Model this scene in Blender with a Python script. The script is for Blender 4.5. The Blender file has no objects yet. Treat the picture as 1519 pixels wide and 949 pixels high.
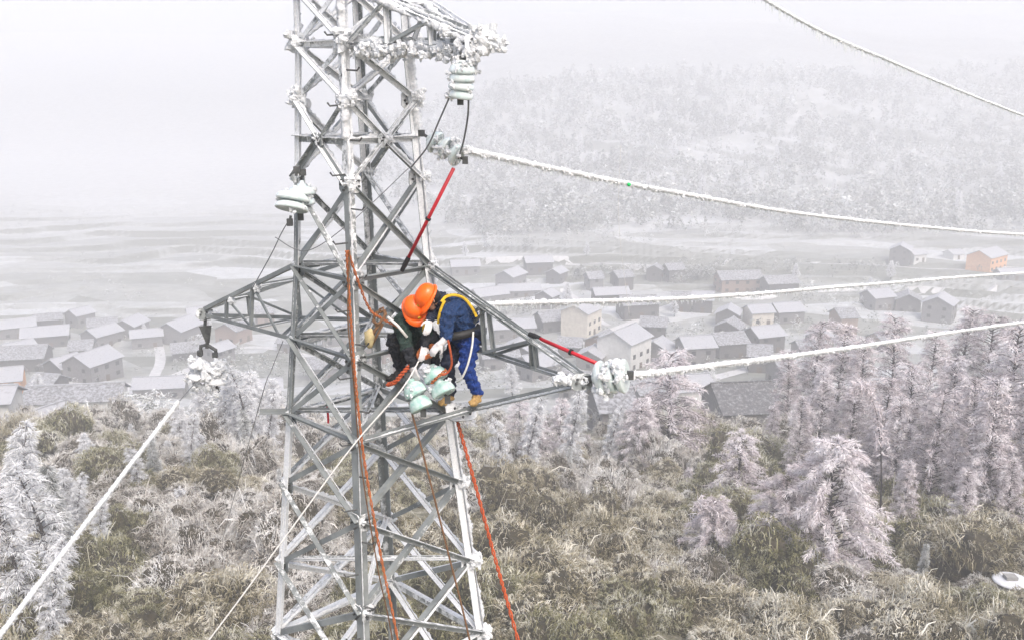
import bpy, bmesh, math, random
import numpy as np
from mathutils import Vector, Matrix, noise
random.seed(7); rng = np.random.default_rng(11)
R = math.radians
scene = bpy.context.scene
C = scene.collection
EYE = 24.0

# ------------------------------------------------------------------ camera, sky, sun, exposure
PITCH = math.atan((474.5 - 130.0) / 1400.0)
cam_d = bpy.data.cameras.new('camera'); cam = bpy.data.objects.new('camera', cam_d); C.objects.link(cam)
cam.location = (0, 0, EYE); cam.rotation_euler = (math.pi / 2 - PITCH, 0, 0)
cam_d.sensor_width = 36; cam_d.lens = 36 * 1400.0 / 1519.0
cam_d.clip_start = 0.1; cam_d.clip_end = 5000
scene.camera = cam

world = bpy.data.worlds.new('World'); scene.world = world; world.use_nodes = True
wn = world.node_tree; wn.nodes.clear()
sky = wn.nodes.new('ShaderNodeTexSky'); sky.sky_type = 'NISHITA'; sky.sun_disc = False
sky.sun_elevation = R(52); sky.sun_rotation = R(150); sky.air_density = 1.0; sky.dust_density = 6.0; sky.ozone_density = 1.0
hs = wn.nodes.new('ShaderNodeHueSaturation'); hs.inputs['Saturation'].default_value = 1.0
bg = wn.nodes.new('ShaderNodeBackground'); bg.inputs['Strength'].default_value = 0.15
wo = wn.nodes.new('ShaderNodeOutputWorld')
wn.links.new(sky.outputs[0], hs.inputs['Color']); wn.links.new(hs.outputs[0], bg.inputs[0]); wn.links.new(bg.outputs[0], wo.inputs[0])

sun_d = bpy.data.lights.new('sun', 'SUN'); sun_d.energy = 1.2; sun_d.angle = R(25); sun_d.color = (1.0, 0.98, 0.95)
sun = bpy.data.objects.new('sun', sun_d); C.objects.link(sun)
az, el = R(150), R(52)          # the veiled sun stands to the right of and behind the camera
sd = Vector((math.sin(az) * math.cos(el), math.cos(az) * math.cos(el), math.sin(el)))
sun.rotation_euler = sd.to_track_quat('Z', 'Y').to_euler(); sun.location = (0, 0, 120)

vs = scene.view_settings
vs.view_transform = 'Standard'; vs.look = 'None'; vs.gamma = 1.0; vs.use_curve_mapping = False
vs.exposure = 0.76
scene.cycles.max_bounces = 6; scene.cycles.diffuse_bounces = 3; scene.cycles.volume_bounces = 3
scene.cycles.transparent_max_bounces = 8; scene.cycles.use_denoising = True
HAZE_DENSITY = 0.0017

# ------------------------------------------------------------------ projection of the survey points
CP, SP = math.cos(PITCH), math.sin(PITCH)
def P(px, py, Y):
    """world point seen at photo pixel (px, py) at horizontal distance Y"""
    x = (px - 759.5) / 1400.0; v = (474.5 - py) / 1400.0
    d = Vector((x, CP + v * SP, -SP + v * CP)); d *= Y / d.y
    return Vector((d.x, d.y, d.z + EYE))
def row_tan(py): return math.tan(PITCH + math.atan((py - 474.5) / 1400.0))

# ------------------------------------------------------------------ helpers
def tag(o, label=None, cat=None, group=None, kind=None):
    if label: o['label'] = label
    if cat: o['category'] = cat
    if group: o['group'] = group
    if kind: o['kind'] = kind
    return o
def empty(name, loc=(0, 0, 0), rz=0):
    o = bpy.data.objects.new(name, None); C.objects.link(o); o.location = loc; o.rotation_euler = (0, 0, rz)
    o.empty_display_size = 0.2
    return o
def link(name, me, mat=None, parent=None, smooth=False):
    o = bpy.data.objects.new(name, me); C.objects.link(o)
    for m in (mat if isinstance(mat, (list, tuple)) else [mat]):
        if m is not None: me.materials.append(m)
    if smooth: me.polygons.foreach_set('use_smooth', [True] * len(me.polygons))
    if parent is not None:
        o.parent = parent; o.location = -Vector(parent.location) if WORLD_CHILD else (0, 0, 0)
    return o
WORLD_CHILD = True      # meshes are written in world coordinates; children undo their root's offset
def mesh_np(name, V, F, matidx=None, col=None):
    """V (n,3), F (m,k) same-size faces"""
    V = np.asarray(V, np.float32); F = np.asarray(F, np.int32)
    me = bpy.data.meshes.new(name)
    me.vertices.add(len(V)); me.vertices.foreach_set('co', V.ravel())
    k = F.shape[1]
    me.loops.add(F.size); me.loops.foreach_set('vertex_index', F.ravel())
    me.polygons.add(len(F)); me.polygons.foreach_set('loop_start', np.arange(0, F.size, k, dtype=np.int32))
    if matidx is not None: me.polygons.foreach_set('material_index', np.asarray(matidx, np.int32))
    if col is not None:
        a = me.attributes.new('tint', 'FLOAT', 'POINT'); a.data.foreach_set('value', np.asarray(col, np.float32))
    me.update(calc_edges=True); me.validate()
    return me
def mesh_py(name, V, F):
    me = bpy.data.meshes.new(name); me.from_pydata([tuple(v) for v in V], [], F); me.update(); return me
def copy_tree(o, parent=None):
    c = o.copy(); C.objects.link(c)
    if parent is not None: c.parent = parent
    for ch in o.children: copy_tree(ch, c)
    return c

class MB:
    def __init__(s): s.V = []; s.F = []; s.M = []
    def add(s, V, F, m=0):
        b = len(s.V); s.V += [tuple(v) for v in V]; s.F += [tuple(i + b for i in f) for f in F]; s.M += [m] * len(F)
    def box(s, c, sz, rot=None, m=0):
        c = Vector(c); h = Vector(sz) / 2
        vs_ = [Vector((x * h.x, y * h.y, z * h.z)) for z in (-1, 1) for y in (-1, 1) for x in (-1, 1)]
        if rot is not None: vs_ = [rot @ v for v in vs_]
        s.add([c + v for v in vs_], [(0, 2, 3, 1), (4, 5, 7, 6), (0, 1, 5, 4), (2, 6, 7, 3), (0, 4, 6, 2), (1, 3, 7, 5)], m)
    def tube(s, pts, rad, n=8, m=0, caps=True):
        pts = [Vector(p) for p in pts]; N = len(pts)
        rad = rad if isinstance(rad, (list, tuple)) else [rad] * N
        up = None; V = []; F = []
        for i in range(N):
            t = (pts[min(i + 1, N - 1)] - pts[max(i - 1, 0)]).normalized()
            if up is None: up = t.orthogonal().normalized()
            else:
                up = up - t * up.dot(t)
                up = t.orthogonal().normalized() if up.length < 1e-5 else up.normalized()
            bt = t.cross(up)
            for k in range(n):
                a = 2 * math.pi * k / n
                V.append(pts[i] + (up * math.cos(a) + bt * math.sin(a)) * rad[i])
        for i in range(N - 1):
            for k in range(n):
                F.append((i * n + k, i * n + (k + 1) % n, (i + 1) * n + (k + 1) % n, (i + 1) * n + k))
        if caps:
            F.append(tuple(range(n - 1, -1, -1))); F.append(tuple((N - 1) * n + k for k in range(n)))
        s.add(V, F, m)
    def lathe(s, prof, o, axis=(0, 0, 1), n=16, m=0):
        """prof [(r, h)] about axis at o"""
        o = Vector(o); ax = Vector(axis).normalized(); u = ax.orthogonal().normalized(); w = ax.cross(u)
        V = []; F = []
        for r, h in prof:
            for k in range(n):
                a = 2 * math.pi * k / n
                V.append(o + ax * h + (u * math.cos(a) + w * math.sin(a)) * max(r, 1e-4))
        for i in range(len(prof) - 1):
            for k in range(n):
                F.append((i * n + k, i * n + (k + 1) % n, (i + 1) * n + (k + 1) % n, (i + 1) * n + k))
        F.append(tuple(range(n - 1, -1, -1))); F.append(tuple((len(prof) - 1) * n + k for k in range(n)))
        s.add(V, F, m)
    def blob(s, c, r, seed=0, m=0, seg=8, amp=.35, sc=(1, 1, 1)):
        c = Vector(c); V = []; F = []; rings = max(4, seg // 2 + 1)
        for i in range(rings + 1):
            th = math.pi * i / rings
            for k in range(seg):
                ph = 2 * math.pi * k / seg
                d = Vector((math.sin(th) * math.cos(ph), math.sin(th) * math.sin(ph), math.cos(th)))
                q = 1 + amp * noise.noise(d * 1.7 + Vector((seed * 3.1, seed * 1.7, seed * .3))) + amp * .5 * noise.noise(d * 4 + Vector((seed, 0, 0)))
                V.append(c + Vector((d.x * sc[0], d.y * sc[1], d.z * sc[2])) * r * q)
        for i in range(rings):
            for k in range(seg):
                F.append((i * seg + k, (i + 1) * seg + k, (i + 1) * seg + (k + 1) % seg, i * seg + (k + 1) % seg))
        s.add(V, F, m)
    def build(s, name, mat, parent=None, smooth=False):
        me = mesh_py(name, s.V, s.F)
        if any(s.M): me.polygons.foreach_set('material_index', s.M)
        return link(name, me, mat, parent, smooth)

# ------------------------------------------------------------------ materials
def new_mat(name):
    m = bpy.data.materials.new(name); m.use_nodes = True
    nt = m.node_tree; return m, nt, nt.nodes, nt.links, nt.nodes['Principled BSDF']
def noise_node(nodes, links, scale, detail=4, rough=.6, coord=None, vec='Object'):
    n = nodes.new('ShaderNodeTexNoise'); n.inputs['Scale'].default_value = scale; n.inputs['Detail'].default_value = detail
    n.inputs['Roughness'].default_value = rough
    if coord is None: coord = nodes.new('ShaderNodeTexCoord')
    links.new(coord.outputs[vec], n.inputs['Vector']); return n
def ramp(nodes, links, src, stops):
    r = nodes.new('ShaderNodeValToRGB'); links.new(src, r.inputs[0])
    e = r.color_ramp.elements
    while len(e) < len(stops): e.new(.5)
    for i, (p, c) in enumerate(stops): e[i].position = p; e[i].color = (*c, 1) if len(c) == 3 else c
    return r
def bump(nodes, links, src, bsdf, strength, dist=.02):
    b = nodes.new('ShaderNodeBump'); b.inputs['Strength'].default_value = strength; b.inputs['Distance'].default_value = dist
    links.new(src, b.inputs['Height']); links.new(b.outputs[0], bsdf.inputs['Normal'])
def simple(name, c1, c2=None, rough=.7, scale=6, b=0.0, metal=0, dist=.01):
    m, nt, nodes, links, bs = new_mat(name)
    c2 = c2 or tuple(x * .75 for x in c1)
    n = noise_node(nodes, links, scale)
    r = ramp(nodes, links, n.outputs[0], [(.3, c2), (.7, c1)])
    links.new(r.outputs[0], bs.inputs['Base Color']); bs.inputs['Roughness'].default_value = rough; bs.inputs['Metallic'].default_value = metal
    if b: bump(nodes, links, n.outputs[0], bs, b, dist)
    return m
def math_node(nodes, links, op, a, b=None, clamp=False):
    n = nodes.new('ShaderNodeMath'); n.operation = op; n.use_clamp = clamp
    for i, x in enumerate((a, b)):
        if x is None: continue
        if isinstance(x, (int, float)): n.inputs[i].default_value = x
        else: links.new(x, n.inputs[i])
    return n.outputs[0]

WIND = Vector((0.80, 0.30, 0.52)).normalized()      # rime grew on this side of everything
def steel_material():
    """galvanised angle steel; rime sticks to the windward flanges, object colour red = how much of it"""
    m, nt, nodes, links, bs = new_mat('galvanised_steel')
    oi = nodes.new('ShaderNodeObjectInfo'); sep = nodes.new('ShaderNodeSeparateColor'); links.new(oi.outputs['Color'], sep.inputs[0])
    tc = nodes.new('ShaderNodeTexCoord')
    n1 = noise_node(nodes, links, 9, 6, .7, tc); n2 = noise_node(nodes, links, 45, 3, .6, tc); n3 = noise_node(nodes, links, 3, 3, .6, tc)
    steel = ramp(nodes, links, n3.outputs[0], [(.3, (.16, .175, .18)), (.55, (.25, .27, .27)), (.75, (.33, .35, .345))])
    rime = ramp(nodes, links, n2.outputs[0], [(.3, (.66, .68, .70)), (.6, (.86, .87, .88))])
    geo = nodes.new('ShaderNodeNewGeometry'); dot = nodes.new('ShaderNodeVectorMath'); dot.operation = 'DOT_PRODUCT'
    dot.inputs[1].default_value = WIND; links.new(geo.outputs['True Normal'], dot.inputs[0])
    a = math_node(nodes, links, 'MULTIPLY', dot.outputs['Value'], .30)
    b_ = math_node(nodes, links, 'ADD', n1.outputs[0], a)
    c = math_node(nodes, links, 'ADD', b_, sep.outputs[0])
    d = math_node(nodes, links, 'SUBTRACT', c, 0.98)
    e = math_node(nodes, links, 'MULTIPLY', d, 9, True)
    mx = nodes.new('ShaderNodeMix'); mx.data_type = 'RGBA'
    links.new(e, mx.inputs[0]); links.new(steel.outputs[0], mx.inputs[6]); links.new(rime.outputs[0], mx.inputs[7])
    links.new(mx.outputs[2], bs.inputs['Base Color'])
    ro = math_node(nodes, links, 'MULTIPLY_ADD', e, .35); nodes[-1].inputs[2].default_value = .5
    links.new(ro, bs.inputs['Roughness'])
    hgt = math_node(nodes, links, 'MULTIPLY', e, n2.outputs[0])
    bump(nodes, links, hgt, bs, .6, .012)
    return m
M = {}
M['steel'] = steel_material()
def rime_material(name, c1, c2, scale=40, sss=True):
    m, nt, nodes, links, bs = new_mat(name)
    n = noise_node(nodes, links, scale, 5, .7); r = ramp(nodes, links, n.outputs[0], [(.32, c2), (.6, c1)])
    links.new(r.outputs[0], bs.inputs['Base Color']); bs.inputs['Roughness'].default_value = .75
    bump(nodes, links, n.outputs[0], bs, .9, .02); return m
M['rime'] = rime_material('rime', (.86, .87, .885), (.62, .65, .68))
M['ice'] = rime_material('clear_ice', (.83, .86, .875), (.66, .71, .735), 25)
def glass_material(name, col, frost):
    m, nt, nodes, links, bs = new_mat(name)
    n = noise_node(nodes, links, 12, 4, .6)
    r = ramp(nodes, links, n.outputs[0], [(.36, col), (.36 + frost, (.80, .87, .86))])
    links.new(r.outputs[0], bs.inputs['Base Color']); bs.inputs['Roughness'].default_value = .16
    bs.inputs['Transmission Weight'].default_value = .25; bs.inputs['IOR'].default_value = 1.45
    bump(nodes, links, n.outputs[0], bs, .25, .01); return m
M['glass'] = glass_material('green_insulator_glass', (.36, .64, .56), .34)
M['glass_ice'] = glass_material('ice_coated_glass', (.66, .79, .78), .16)
M['iron'] = simple('dark_iron', (.11, .115, .115), (.04, .042, .043), .6, 14, .3)
M['black'] = simple('black_rubber', (.02, .02, .022), (.012, .012, .013), .6, 20)
M['red'] = simple('red_fibreglass', (.62, .02, .035), (.42, .012, .022), .35, 10)
M['orange'] = simple('orange_helmet_plastic', (1.0, .155, .006), (.93, .13, .005), .3, 5)
M['rope_orange'] = simple('orange_rope', (.55, .17, .05), (.25, .07, .025), .9, 60, .5)
M['rope_red'] = simple('red_orange_rope', (.60, .12, .035), (.30, .05, .02), .9, 60, .5)
M['rope_white'] = simple('white_rope', (.78, .77, .74), (.58, .57, .55), .9, 60, .3)
M['rope_brown'] = simple('brown_rope', (.22, .11, .05), (.10, .06, .035), .9, 60, .3)
M['wire'] = simple('aluminium_wire', (.22, .23, .235), (.12, .125, .13), .5, 30)
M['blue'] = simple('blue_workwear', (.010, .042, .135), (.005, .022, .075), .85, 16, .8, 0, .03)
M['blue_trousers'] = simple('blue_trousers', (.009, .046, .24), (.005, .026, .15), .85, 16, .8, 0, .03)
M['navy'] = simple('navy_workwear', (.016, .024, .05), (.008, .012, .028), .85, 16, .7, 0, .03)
M['green'] = simple('dark_green_jacket', (.028, .055, .045), (.012, .028, .024), .85, 16, .7, 0, .03)
M['dark_trousers'] = simple('black_trousers', (.02, .023, .03), (.009, .011, .016), .9, 16, .6, 0, .03)
M['skin'] = simple('skin', (.50, .28, .20), (.42, .22, .15), .55, 20)
M['hair'] = simple('black_hair', (.015, .013, .012), (.008, .008, .008), .6, 40)
M['glove'] = simple('white_cotton_glove', (.76, .74, .74), (.58, .56, .57), .95, 30, .5)
M['boot'] = simple('tan_boot', (.52, .34, .13), (.30, .18, .07), .8, 18, .4)
M['yellow'] = simple('yellow_webbing', (.72, .46, .02), (.5, .31, .015), .8, 25, .2)
M['bark'] = simple('dark_wet_bark', (.055, .046, .046), (.022, .018, .019), .9, 12, .8)
M['snow'] = simple('snow_dusting', (.74, .76, .80), (.55, .57, .61), .85, 1.2, .2)
M['water_tank'] = simple('grey_concrete', (.34, .34, .33), (.22, .22, .22), .85, 3, .2)

def foliage_material(name, stops, var=.10, rough=.85, patch=.5):
    """tint attribute 0 bare twig .. 1 fully rimed; small shift per object"""
    m, nt, nodes, links, bs = new_mat(name)
    at = nodes.new('ShaderNodeAttribute'); at.attribute_name = 'tint'
    oi = nodes.new('ShaderNodeObjectInfo')
    a = math_node(nodes, links, 'SUBTRACT', oi.outputs['Random'], .5); b_ = math_node(nodes, links, 'MULTIPLY', a, var * 2)
    geo = nodes.new('ShaderNodeNewGeometry'); pn = nodes.new('ShaderNodeTexNoise'); pn.inputs['Scale'].default_value = .33; pn.inputs['Detail'].default_value = 4
    links.new(geo.outputs['Position'], pn.inputs['Vector'])
    w1 = math_node(nodes, links, 'SUBTRACT', pn.outputs[0], .5); w2 = math_node(nodes, links, 'MULTIPLY', w1, patch)
    b2 = math_node(nodes, links, 'ADD', b_, w2)
    c = math_node(nodes, links, 'ADD', at.outputs['Fac'], b2, True)
    r = ramp(nodes, links, c, stops); links.new(r.outputs[0], bs.inputs['Base Color'])
    bs.inputs['Roughness'].default_value = rough
    bs.inputs['Specular IOR Level'].default_value = .2
    return m
M['pink_rime'] = foliage_material('rimed_pinkish_twigs', [(0, (.085, .068, .072)), (.22, (.29, .25, .258)), (.5, (.60, .532, .562)), (1, (.88, .852, .878))])
M['white_rime'] = foliage_material('rimed_white_twigs', [(0, (.10, .10, .10)), (.25, (.36, .36, .37)), (.5, (.62, .63, .66)), (1, (.88, .89, .91))])
M['tan_rime'] = foliage_material('rimed_tan_twigs', [(0, (.045, .034, .016)), (.26, (.150, .132, .064)), (.52, (.41, .37, .265)), (1, (.80, .785, .72))], .10)
M['olive_rime'] = foliage_material('rimed_olive_leaves', [(0, (.022, .026, .010)), (.28, (.092, .090, .032)), (.55, (.30, .285, .155)), (1, (.74, .73, .65))], .10)
M['grey_rime'] = foliage_material('rimed_grey_twigs', [(0, (.05, .044, .034)), (.26, (.19, .168, .135)), (.52, (.47, .44, .40)), (1, (.82, .815, .80))], .10)
M['conifer_rime'] = foliage_material('rimed_conifer_needles', [(0, (.018, .026, .02)), (.3, (.06, .075, .058)), (.55, (.34, .35, .345)), (1, (.82, .84, .86))], .08)
M['far_rime'] = foliage_material('far_rimed_wood', [(0, (.05, .055, .05)), (.3, (.17, .18, .165)), (.55, (.42, .43, .42)), (1, (.80, .82, .83))], .0)
M['core'] = simple('thicket_shade_core', (.060, .048, .026), (.022, .019, .010), .95, 3, .8, 0, .1)  # dark fill colour stands in for shade inside the bushes

# ------------------------------------------------------------------ terrain
def prof(rows): return [(d, -d * row_tan(y)) for y, d in rows]
near = [(-200, -16), (0, -23), (11, -23.6), (26, -26.5)]
PR = near + prof([(949, 50), (800, 68), (700, 92), (655, 115), (600, 190), (520, 260), (450, 320), (400, 385), (350, 455), (300, 540), (250, 620), (200, 700), (135, 790)]) + [(900, 22), (1300, 92), (1400, 96)]  # far end is unseen high ground added to lift the haze top
PL = near + prof([(949, 47), (800, 63), (700, 90), (650, 118), (600, 215), (520, 295), (450, 360), (400, 420), (350, 490), (300, 575), (250, 690), (200, 840)]) + [(1100, 20), (1300, 70), (1400, 74)]  # far end likewise raised out of sight, so haze whitens the sky
PRx, PRz = np.array(PR).T; PLx, PLz = np.array(PL).T
def smooth_prof(xs, zs):
    g = np.arange(-200, 1401, 4.0); z = np.interp(g, xs, zs); k = np.ones(5) / 5
    return g, np.convolve(np.pad(z, 2, mode='edge'), k, 'valid')
GR, ZR = smooth_prof(PRx, PRz); GL, ZL = smooth_prof(PLx, PLz)
def sstep(a, b, x): t = np.clip((x - a) / (b - a), 0, 1); return t * t * (3 - 2 * t)
_ph = rng.uniform(0, 6.28, (6, 4))
def wob(X, Y, s):
    v = 0
    for i in range(6):
        k = s * (1.0 + i * .77); v = v + np.sin(X * k * math.cos(_ph[i, 0]) + Y * k * math.sin(_ph[i, 0]) + _ph[i, 1]) / (1 + i * .6)
    return v / 2.2
def height(X, Y):
    X = np.asarray(X, float); Y = np.asarray(Y, float)
    s = sstep(-.22, .10, X / (np.abs(Y) + 40))
    # terraced fields: distance is quantised into curving treads
    w = 26 * wob(X, Y, .008) + 12 * wob(X + 90, Y, .024) + 4 * wob(X - 50, Y, .07) + .10 * X
    T = 20.0
    q = (Y + w) / T; fl = np.floor(q); fr = q - fl
    Yt = T * (fl + sstep(.82, .95, fr)) - w
    tw = sstep(240, 300, Y) * (1 - sstep(440, 620, Y)) * (1 - s * sstep(450, 500, Y))
    Yq = Y + (Yt - Y) * tw
    z = np.interp(Yq, GL, ZL) * (1 - s) + np.interp(Yq, GR, ZR) * s
    z = z + tw * np.clip(1.7 + 2.0 * wob(X + 7, Y * 2, .018), .25, 3.4) * (sstep(.82, .93, fr) - fr)
    rough = sstep(8, 40, Y) * (1 - sstep(120, 200, Y)) + .0 + sstep(480, 560, Y) * s * 3.0
    z = z + rough * (1.0 * wob(X, Y, .11) + .35 * wob(X + 31, Y, .31))
    z = z + sstep(500, 700, Y) * (9 * wob(X, Y + 60, .011)) * (.3 + .7 * s)
    return z + EYE
def hz(x, y): return float(height(np.array([x]), np.array([y]))[0])
def hit(px, py):
    """where the sight line through a photo pixel meets the ground"""
    Ys = np.concatenate([np.arange(30, 200, .5), np.arange(200, 1100, 1.0)])
    p1 = P(px, py, 1.0); X = p1.x * Ys; Z = EYE + (p1.z - EYE) * Ys
    below = np.nonzero(Z <= height(X, Ys))[0]
    i = below[0] if len(below) else len(Ys) - 1
    return Vector((X[i], Ys[i], Z[i] if len(below) else hz(X[i], Ys[i])))

def ground_material():
    m, nt, nodes, links, bs = new_mat('frosted_ground')
    geo = nodes.new('ShaderNodeNewGeometry'); sp_ = nodes.new('ShaderNodeSeparateXYZ'); links.new(geo.outputs['Position'], sp_.inputs[0])
    spn = nodes.new('ShaderNodeSeparateXYZ'); links.new(geo.outputs['Normal'], spn.inputs[0])
    n1 = nodes.new('ShaderNodeTexNoise'); n1.inputs['Scale'].default_value = .22; n1.inputs['Detail'].default_value = 8; n1.inputs['Roughness'].default_value = .7
    links.new(geo.outputs['Position'], n1.inputs['Vector'])
    # field parcels: stretched cells
    mp = nodes.new('ShaderNodeMapping'); mp.inputs['Scale'].default_value = (.022, .05, .0); mp.inputs['Rotation'].default_value = (0, 0, .12)
    links.new(geo.outputs['Position'], mp.inputs['Vector'])
    vo = nodes.new('ShaderNodeTexVoronoi'); vo.inputs['Scale'].default_value = 1.0; links.new(mp.outputs[0], vo.inputs['Vector'])
    bw = nodes.new('ShaderNodeSeparateColor'); links.new(vo.outputs['Color'], bw.inputs[0])
    mixv = math_node(nodes, links, 'MULTIPLY_ADD', n1.outputs[0], .55); nodes[-1].inputs[2].default_value = 0
    v = math_node(nodes, links, 'MULTIPLY', bw.outputs[0], .5); v = math_node(nodes, links, 'ADD', v, mixv)
    fields = ramp(nodes, links, v, [(.20, (.13, .14, .115)), (.42, (.22, .228, .205)), (.60, (.34, .35, .34)), (.85, (.60, .62, .65))])
    n2 = nodes.new('ShaderNodeTexNoise'); n2.inputs['Scale'].default_value = 1.6; n2.inputs['Detail'].default_value = 8; n2.inputs['Roughness'].default_value = .75
    links.new(geo.outputs['Position'], n2.inputs['Vector'])
    slope = ramp(nodes, links, n2.outputs[0], [(.3, (.045, .045, .026)), (.5, (.17, .16, .11)), (.7, (.46, .44, .37))])
    far = nodes.new('ShaderNodeMapRange'); far.inputs[1].default_value = 120; far.inputs[2].default_value = 190; links.new(sp_.outputs[1], far.inputs[0])
    mx = nodes.new('ShaderNodeMix'); mx.data_type = 'RGBA'; links.new(far.outputs[0], mx.inputs[0]); links.new(slope.outputs[0], mx.inputs[6]); links.new(fields.outputs[0], mx.inputs[7])
    # steep risers carry dead grass and bare earth
    st = nodes.new('ShaderNodeMapRange'); st.inputs[1].default_value = .97; st.inputs[2].default_value = .86; links.new(spn.outputs[2], st.inputs[0])
    st2 = math_node(nodes, links, 'MULTIPLY', st.outputs[0], far.outputs[0])
    riser = ramp(nodes, links, n2.outputs[0], [(.3, (.06, .066, .05)), (.7, (.17, .175, .145))])
    mx2 = nodes.new('ShaderNodeMix'); mx2.data_type = 'RGBA'; links.new(st2, mx2.inputs[0]); links.new(mx.outputs[2], mx2.inputs[6]); links.new(riser.outputs[0], mx2.inputs[7])
    fog_fade = nodes.new('ShaderNodeMapRange'); fog_fade.inputs[1].default_value = 380; fog_fade.inputs[2].default_value = 620; links.new(sp_.outputs[1], fog_fade.inputs[0])  # distance ramp that paints fog fading into the ground colour
    mx3 = nodes.new('ShaderNodeMix'); mx3.data_type = 'RGBA'; keepr = math_node(nodes, links, 'MULTIPLY', st2, -.8); keepr = math_node(nodes, links, 'ADD', keepr, 1.0); fog_fade_fac = math_node(nodes, links, 'MULTIPLY', fog_fade.outputs[0], keepr)
    links.new(fog_fade_fac, mx3.inputs[0]); links.new(mx2.outputs[2], mx3.inputs[6])
    snow = ramp(nodes, links, n1.outputs[0], [(.35, (.36, .37, .38)), (.65, (.46, .47, .485))]); links.new(snow.outputs[0], mx3.inputs[7])  # pale tone matched to the fog, haze painted onto far fields
    ridge_fade = nodes.new('ShaderNodeMapRange'); ridge_fade.inputs[1].default_value = 720; ridge_fade.inputs[2].default_value = 980; links.new(sp_.outputs[1], ridge_fade.inputs[0])
    mx4 = nodes.new('ShaderNodeMix'); mx4.data_type = 'RGBA'; links.new(ridge_fade.outputs[0], mx4.inputs[0]); links.new(mx3.outputs[2], mx4.inputs[6])
    wood = ramp(nodes, links, n1.outputs[0], [(.35, (.10, .105, .10)), (.65, (.24, .25, .25))]); links.new(wood.outputs[0], mx4.inputs[7])  # farthest ground darkened to the hazy sky tone so the ridge fades out
    links.new(mx4.outputs[2], bs.inputs['Base Color']); bs.inputs['Roughness'].default_value = .95
    bump(nodes, links, n2.outputs[0], bs, .5, .3)
    return m
ys = np.concatenate([np.arange(-180, 40, 8.0), np.arange(40, 130, 1.2), np.arange(130, 240, 2.5), np.arange(240, 720, 1.7), np.arange(720, 1301, 6.0)])
aa = np.linspace(-1.1, 1.1, 341)
XX = aa[None, :] * (np.abs(ys)[:, None] + 40); YY = np.repeat(ys[:, None], len(aa), 1)
ZZ = height(XX, YY)
nr, nc = XX.shape
idx = np.arange(nr * nc).reshape(nr, nc)
FF = np.stack([idx[:-1, :-1].ravel(), idx[:-1, 1:].ravel(), idx[1:, 1:].ravel(), idx[1:, :-1].ravel()], 1)
ground = link('ground', mesh_np('ground', np.stack([XX.ravel(), YY.ravel(), ZZ.ravel()], 1), FF), ground_material(), smooth=True)
ground['kind'] = 'structure'
ZMIN = float(ZZ.min())

# haze: one even box of fog round the whole place
hb = MB(); TOP = float(ZZ.max()) + 16
hb.box((0, 570, (ZMIN - 1 + TOP) / 2), (3100, 1560, TOP - ZMIN + 1))
hm = bpy.data.materials.new('haze'); hm.use_nodes = True; hm.node_tree.nodes.clear()
pv = hm.node_tree.nodes.new('ShaderNodeVolumePrincipled'); ho = hm.node_tree.nodes.new('ShaderNodeOutputMaterial')
pv.inputs['Color'].default_value = (.965, .978, 1.0, 1); pv.inputs['Density'].default_value = HAZE_DENSITY
hm.node_tree.links.new(pv.outputs[0], ho.inputs['Volume'])
haze = hb.build('haze', hm); haze['kind'] = 'stuff'

# paths and lanes through the valley
M['lane'] = simple('pale_icy_lane', (.62, .62, .63), (.46, .46, .46), .9, .6)
def lane(name, pix, width, mat):
    pts = [hit(*p) for p in pix]
    fine = []
    for i in range(len(pts) - 1):
        a = pts[max(i - 1, 0)]; b = pts[i]; c = pts[i + 1]; d = pts[min(i + 2, len(pts) - 1)]
        for k in range(12):
            t = k / 12
            fine.append(.5 * ((2 * b) + (c - a) * t + (2 * a - 5 * b + 4 * c - d) * t * t + (3 * b - a - 3 * c + d) * t ** 3))
    V = []; F = []
    for i, p in enumerate(fine):
        t = (fine[min(i + 1, len(fine) - 1)] - fine[max(i - 1, 0)]); t.z = 0; t.normalize(); s = Vector((-t.y, t.x, 0))
        for k in (-1, -.33, .33, 1):
            q = p + s * width * .5 * k; V.append((q.x, q.y, hz(q.x, q.y) + .16))
    n = len(fine)
    for i in range(n - 1):
        for k in range(3): F.append((i * 4 + k, i * 4 + k + 1, i * 4 + 5 + k, i * 4 + 4 + k))
    o = link(name, mesh_py(name, V, F), mat); o['kind'] = 'structure'; return o
lane('lane', [(-20, 600), (60, 575), (140, 568), (200, 578), (215, 605), (250, 640)], 4.5, M['lane'])
lane('lane', [(212, 590), (228, 560), (238, 535), (234, 505)], 3.0, M['lane'])
lane('path', [(240, 565), (290, 545), (330, 520), (420, 520), (520, 545)], 3.0, M['lane'])
lane('lane', [(700, 540), (800, 525), (890, 500), (960, 468), (1040, 442), (1140, 440), (1260, 425), (1400, 430), (1540, 425)], 3.6, M['lane'])
lane('path', [(835, 430), (860, 450), (905, 485)], 2.4, M['lane'])
lane('lane', [(1010, 580), (1060, 562), (1120, 545), (1180, 520), (1260, 505)], 4.0, M['lane'])
lane('path', [(720, 390), (830, 385), (960, 400), (1080, 385), (1240, 392), (1400, 400), (1540, 398)], 2.6, M['lane'])

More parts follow.
